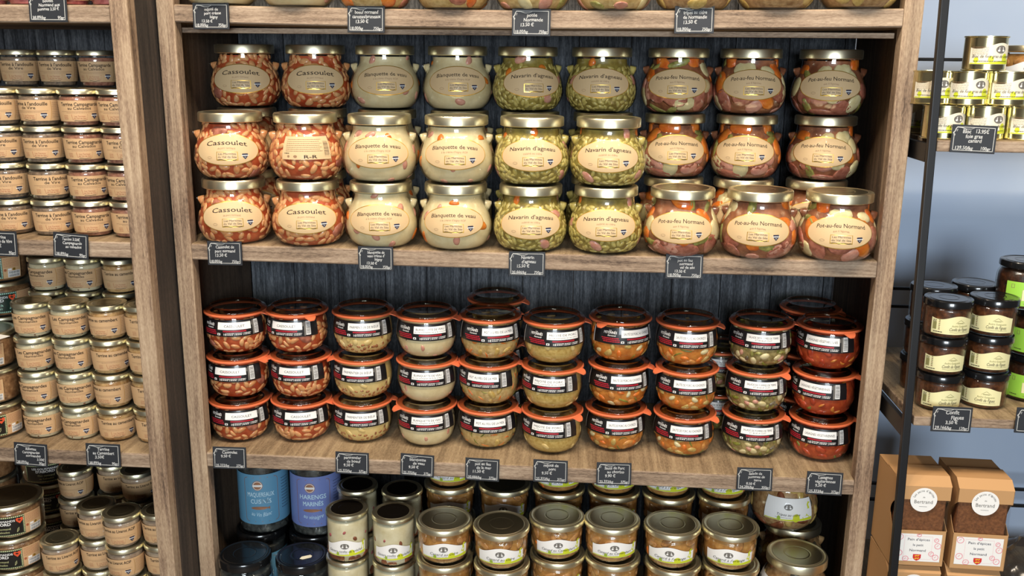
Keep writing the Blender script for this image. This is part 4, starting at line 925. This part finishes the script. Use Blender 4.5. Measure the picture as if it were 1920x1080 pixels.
# ---------------------------------------------------------------- gingerbread boxes
def arc_text(A, s, cu, cv, r, size, mat, a0, a1, layer=2):
    n = len(s)
    for i, ch in enumerate(s):
        if ch == ' ': continue
        a = math.radians(a0+(a1-a0)*i/(n-1)); vs, fs, wd = glyphs(ch, size)
        t = a-math.pi/2; c, n2 = math.cos(t), math.sin(t)
        A.p.append(([(cu+r*math.cos(a)+(x-wd/2)*c-y*n2, cv+r*math.sin(a)+(x-wd/2)*n2+y*c) for x, y in vs], fs, mat, layer))
pinkp = flat('pink_print', (232, 150, 160), .6); redp = flat('shield_red', (206, 44, 44), .5); yel = flat('shield_gold', (240, 196, 60), .5)
def gbox(x, y, z, label, w_=.083, d_=.100, h_=.150, rot=0, lower=False):
    r_ = bpy.data.objects.new('gingerbread_box', None); COL.objects.link(r_); r_.location = (x, y, z); r_.rotation_euler = (0, 0, rot); tag(r_, label, 'box', 'kraft gingerbread boxes')
    t = .0007; mb = MB(); zb, zw = .062, .115; ch = .016
    # carton: side walls with a curved cut, back, bottom, front panels, sloping lid
    def wall(pts, nrm_axis):
        mb.add(pts, [tuple(range(len(pts)))], board)
    mb.box((0, d_-t, 0), (w_, d_, h_-.004), board); mb.box((0, 0, 0), (w_, d_, t), board)
    mb.box((0, 0, 0), (w_, t, zb), board); mb.box((0, 0, zw), (w_, t, h_-.012), board)
    mb.add([(0, 0, h_-.012), (w_, 0, h_-.012), (w_, ch, h_), (0, ch, h_)], [(0, 1, 2, 3)], board)
    mb.box((0, ch, h_-t), (w_, d_*.55, h_), board); mb.box((0, d_*.55, h_-.003-t), (w_, d_, h_-.003), board)
    for sx in (0, w_):
        cut = [(.022*math.sin(math.pi*k/8), zb+(zw-zb)*k/8) for k in range(9)]
        outl = [(0, 0), (d_, 0), (d_, h_-.004), (ch, h_-.001), (0, h_-.012)]+[(a, b2) for a, b2 in reversed(cut)]
        vs = [(sx, a, b2) for a, b2 in outl]+[(sx+(t if sx == 0 else -t), a, b2) for a, b2 in outl]; n = len(outl)
        tri = bmesh.new()
        vv = [tri.verts.new(v) for v in vs]; f1 = tri.faces.new(vv[:n]); f2 = tri.faces.new(vv[n:])
        for i in range(n): tri.faces.new((vv[i], vv[(i+1) % n], vv[n+(i+1) % n], vv[n+i]))
        bmesh.ops.triangulate(tri, faces=[f1, f2]); bmesh.ops.recalc_face_normals(tri, faces=tri.faces)
        tri.verts.index_update(); mb.add([v.co.copy() for v in tri.verts], [tuple(v.index for v in f.verts) for f in tri.faces], board); tri.free()
    link('carton', mb.mesh('carton'), r_)
    mb = MB(); mb.box((.004, .0035, .003), (w_-.004, d_-.006, h_-.028), bread); br = link('gingerbread', bevel_mesh(mb.mesh('gingerbread'), .006, 3), r_)
    mb = MB()
    rr = random.Random(5); nx, nz = 14, 10
    vs = [(.0012+(w_-.0024)*i/nx, .0016+rr.uniform(0, .0012), zb-.004+(zw-zb+.008)*j/nz) for j in range(nz+1) for i in range(nx+1)]
    mb.add(vs, [(j*(nx+1)+i, j*(nx+1)+i+1, (j+1)*(nx+1)+i+1, (j+1)*(nx+1)+i) for j in range(nz) for i in range(nx)], film); link('film_window', mb.mesh('film_window', True), r_)
    fn = lambda u, v, l: (u, -.0003-.00012*l, v)
    A = Art(); cu, cv = w_*.50, .1150; A.ellipse(cu, cv, .0205, .0205, white, 0, 40, 3)
    arc_text(A, "Les pains d'épices", cu, cv, .0142, .0052, grey, 160, 20)
    A.text('de', cu, cv+.0035, .0036, grey, 2); A.text('Bertrand', cu, cv-.0060, .0085, grey, 2, width=.028); A.rect(cu-.006, cv-.0115, cu+.006, cv-.0110, grey, 2)
    mb = MB(); A.onto(mb, fn); link('round_sticker', mb.mesh('round_sticker'), r_)
    A = Art(); A.rect(.006, .008, w_-.006, .056, white, 0)
    A.line([(.020, .012), (w_-.020, .012), (w_-.020, .052), (.020, .052), (.020, .012)], .0003, pinkp, 1)
    r2 = random.Random(2)
    for (a, b2) in ((.012, .050), (.013, .022), (w_*.5, .0545), (w_-.014, .046), (w_-.011, .036), (w_-.013, .016), (.024, .012), (w_-.02, .022)):
        rr_ = r2.uniform(.0032, .0052)
        A.line([(min(max(a+rr_*math.cos(k*.52), .0065), w_-.0065), min(max(b2+rr_*math.sin(k*.52), .0085), .0555)) for k in range(13)], .0011, pinkp, 1); A.line([(a-.002, b2-.001), (a+.001, b2+.002)], .0008, pinkp, 1)
    A.text("Pain d'épices", w_/2, .0445, .0060, navy, 2, width=.034); A.text('le petit', w_/2, .0350, .0058, navy, 2); A.text('Normand', w_/2, .0255, .0060, navy, 2, width=.025)
    s = .0062; A.poly([(w_/2-s, .0205), (w_/2+s, .0205), (w_/2+s, .0145), (w_/2+s*.6, .0110), (w_/2, .0090), (w_/2-s*.6, .0110), (w_/2-s, .0145)], redp, 2)
    for v in (.0172, .0125):
        A.line([(w_/2-.0036, v), (w_/2-.0015, v+.0012), (w_/2+.0015, v+.0008), (w_/2+.0036, v+.002)], .0014, yel, 3); A.line([(w_/2-.002, v-.0012), (w_/2-.001, v+.0006)], .0006, yel, 3); A.line([(w_/2+.002, v-.0012), (w_/2+.0016, v+.0006)], .0006, yel, 3)
    mb = MB(); A.onto(mb, fn); link('label', mb.mesh('box_label'), r_)
    return r_
gbox(.5015, -.098, .7635, 'kraft gingerbread box with film window, upper left one behind the black post', rot=.0)
gbox(.5940, -.100, .7635, 'kraft gingerbread box with film window, upper right one', rot=-.03)
gbox(.5015, -.098, .6125, 'kraft gingerbread box at the bottom edge, under the upper left one')
gbox(.5930, -.100, .6125, 'kraft gingerbread box at the bottom edge, under the upper right one', rot=-.01)
# crumpled clear bag
bm = bmesh.new(); bmesh.ops.create_icosphere(bm, subdivisions=4, radius=1)
rn = random.Random(9)
from mathutils import noise
for v in bm.verts:
    n_ = noise.noise(v.co*2.3)*.28+abs(noise.noise(v.co*5.1))*.20+noise.noise(v.co*11)*.05
    v.co = Vector((v.co.x*.055, v.co.y*.045, max(v.co.z, -.72)*.085))*(1+n_)
me = bpy.data.meshes.new('bag_film'); bm.to_mesh(me); bm.free(); me.materials.append(glassmat('bag_film', (238, 240, 242), rough=.22, gain=1.6)); me.polygons.foreach_set('use_smooth', [True]*len(me.polygons))
bg = bpy.data.objects.new('food_bag', None); COL.objects.link(bg); bg.location = (.745, -.040, .700); tag(bg, 'crumpled clear bag of dark biscuits beside the gingerbread boxes, right edge', 'bag')
link('film', me, bg)
mb = MB()
for i in range(14): mb.blob(Vector((rn.uniform(-.022, .022), rn.uniform(-.016, .016), rn.uniform(-.045, .02))), (Vector((1, 0, 0)), Vector((0, 1, 0)), Vector((0, 0, 1))), .014, .012, .009, patem, 10, 7)
link('biscuits', mb.mesh('biscuits', True), bg)
mb = MB(); mb.box((-.045, -.052, -.062), (.03, -.0515, -.040), flat('pale_bag_label', (206, 196, 170), .6)); link('label', mb.mesh('bag_label'), bg)
mb = MB(); mb.box((-.05, -.045, 0), (.07, .05, .024), board); o = link('cardboard_tray', bevel_mesh(mb.mesh('cardboard_tray'), .001), None); o.location = (.745, -.04, .6125); tag(o, 'kraft cardboard tray under the crumpled clear bag', 'tray')
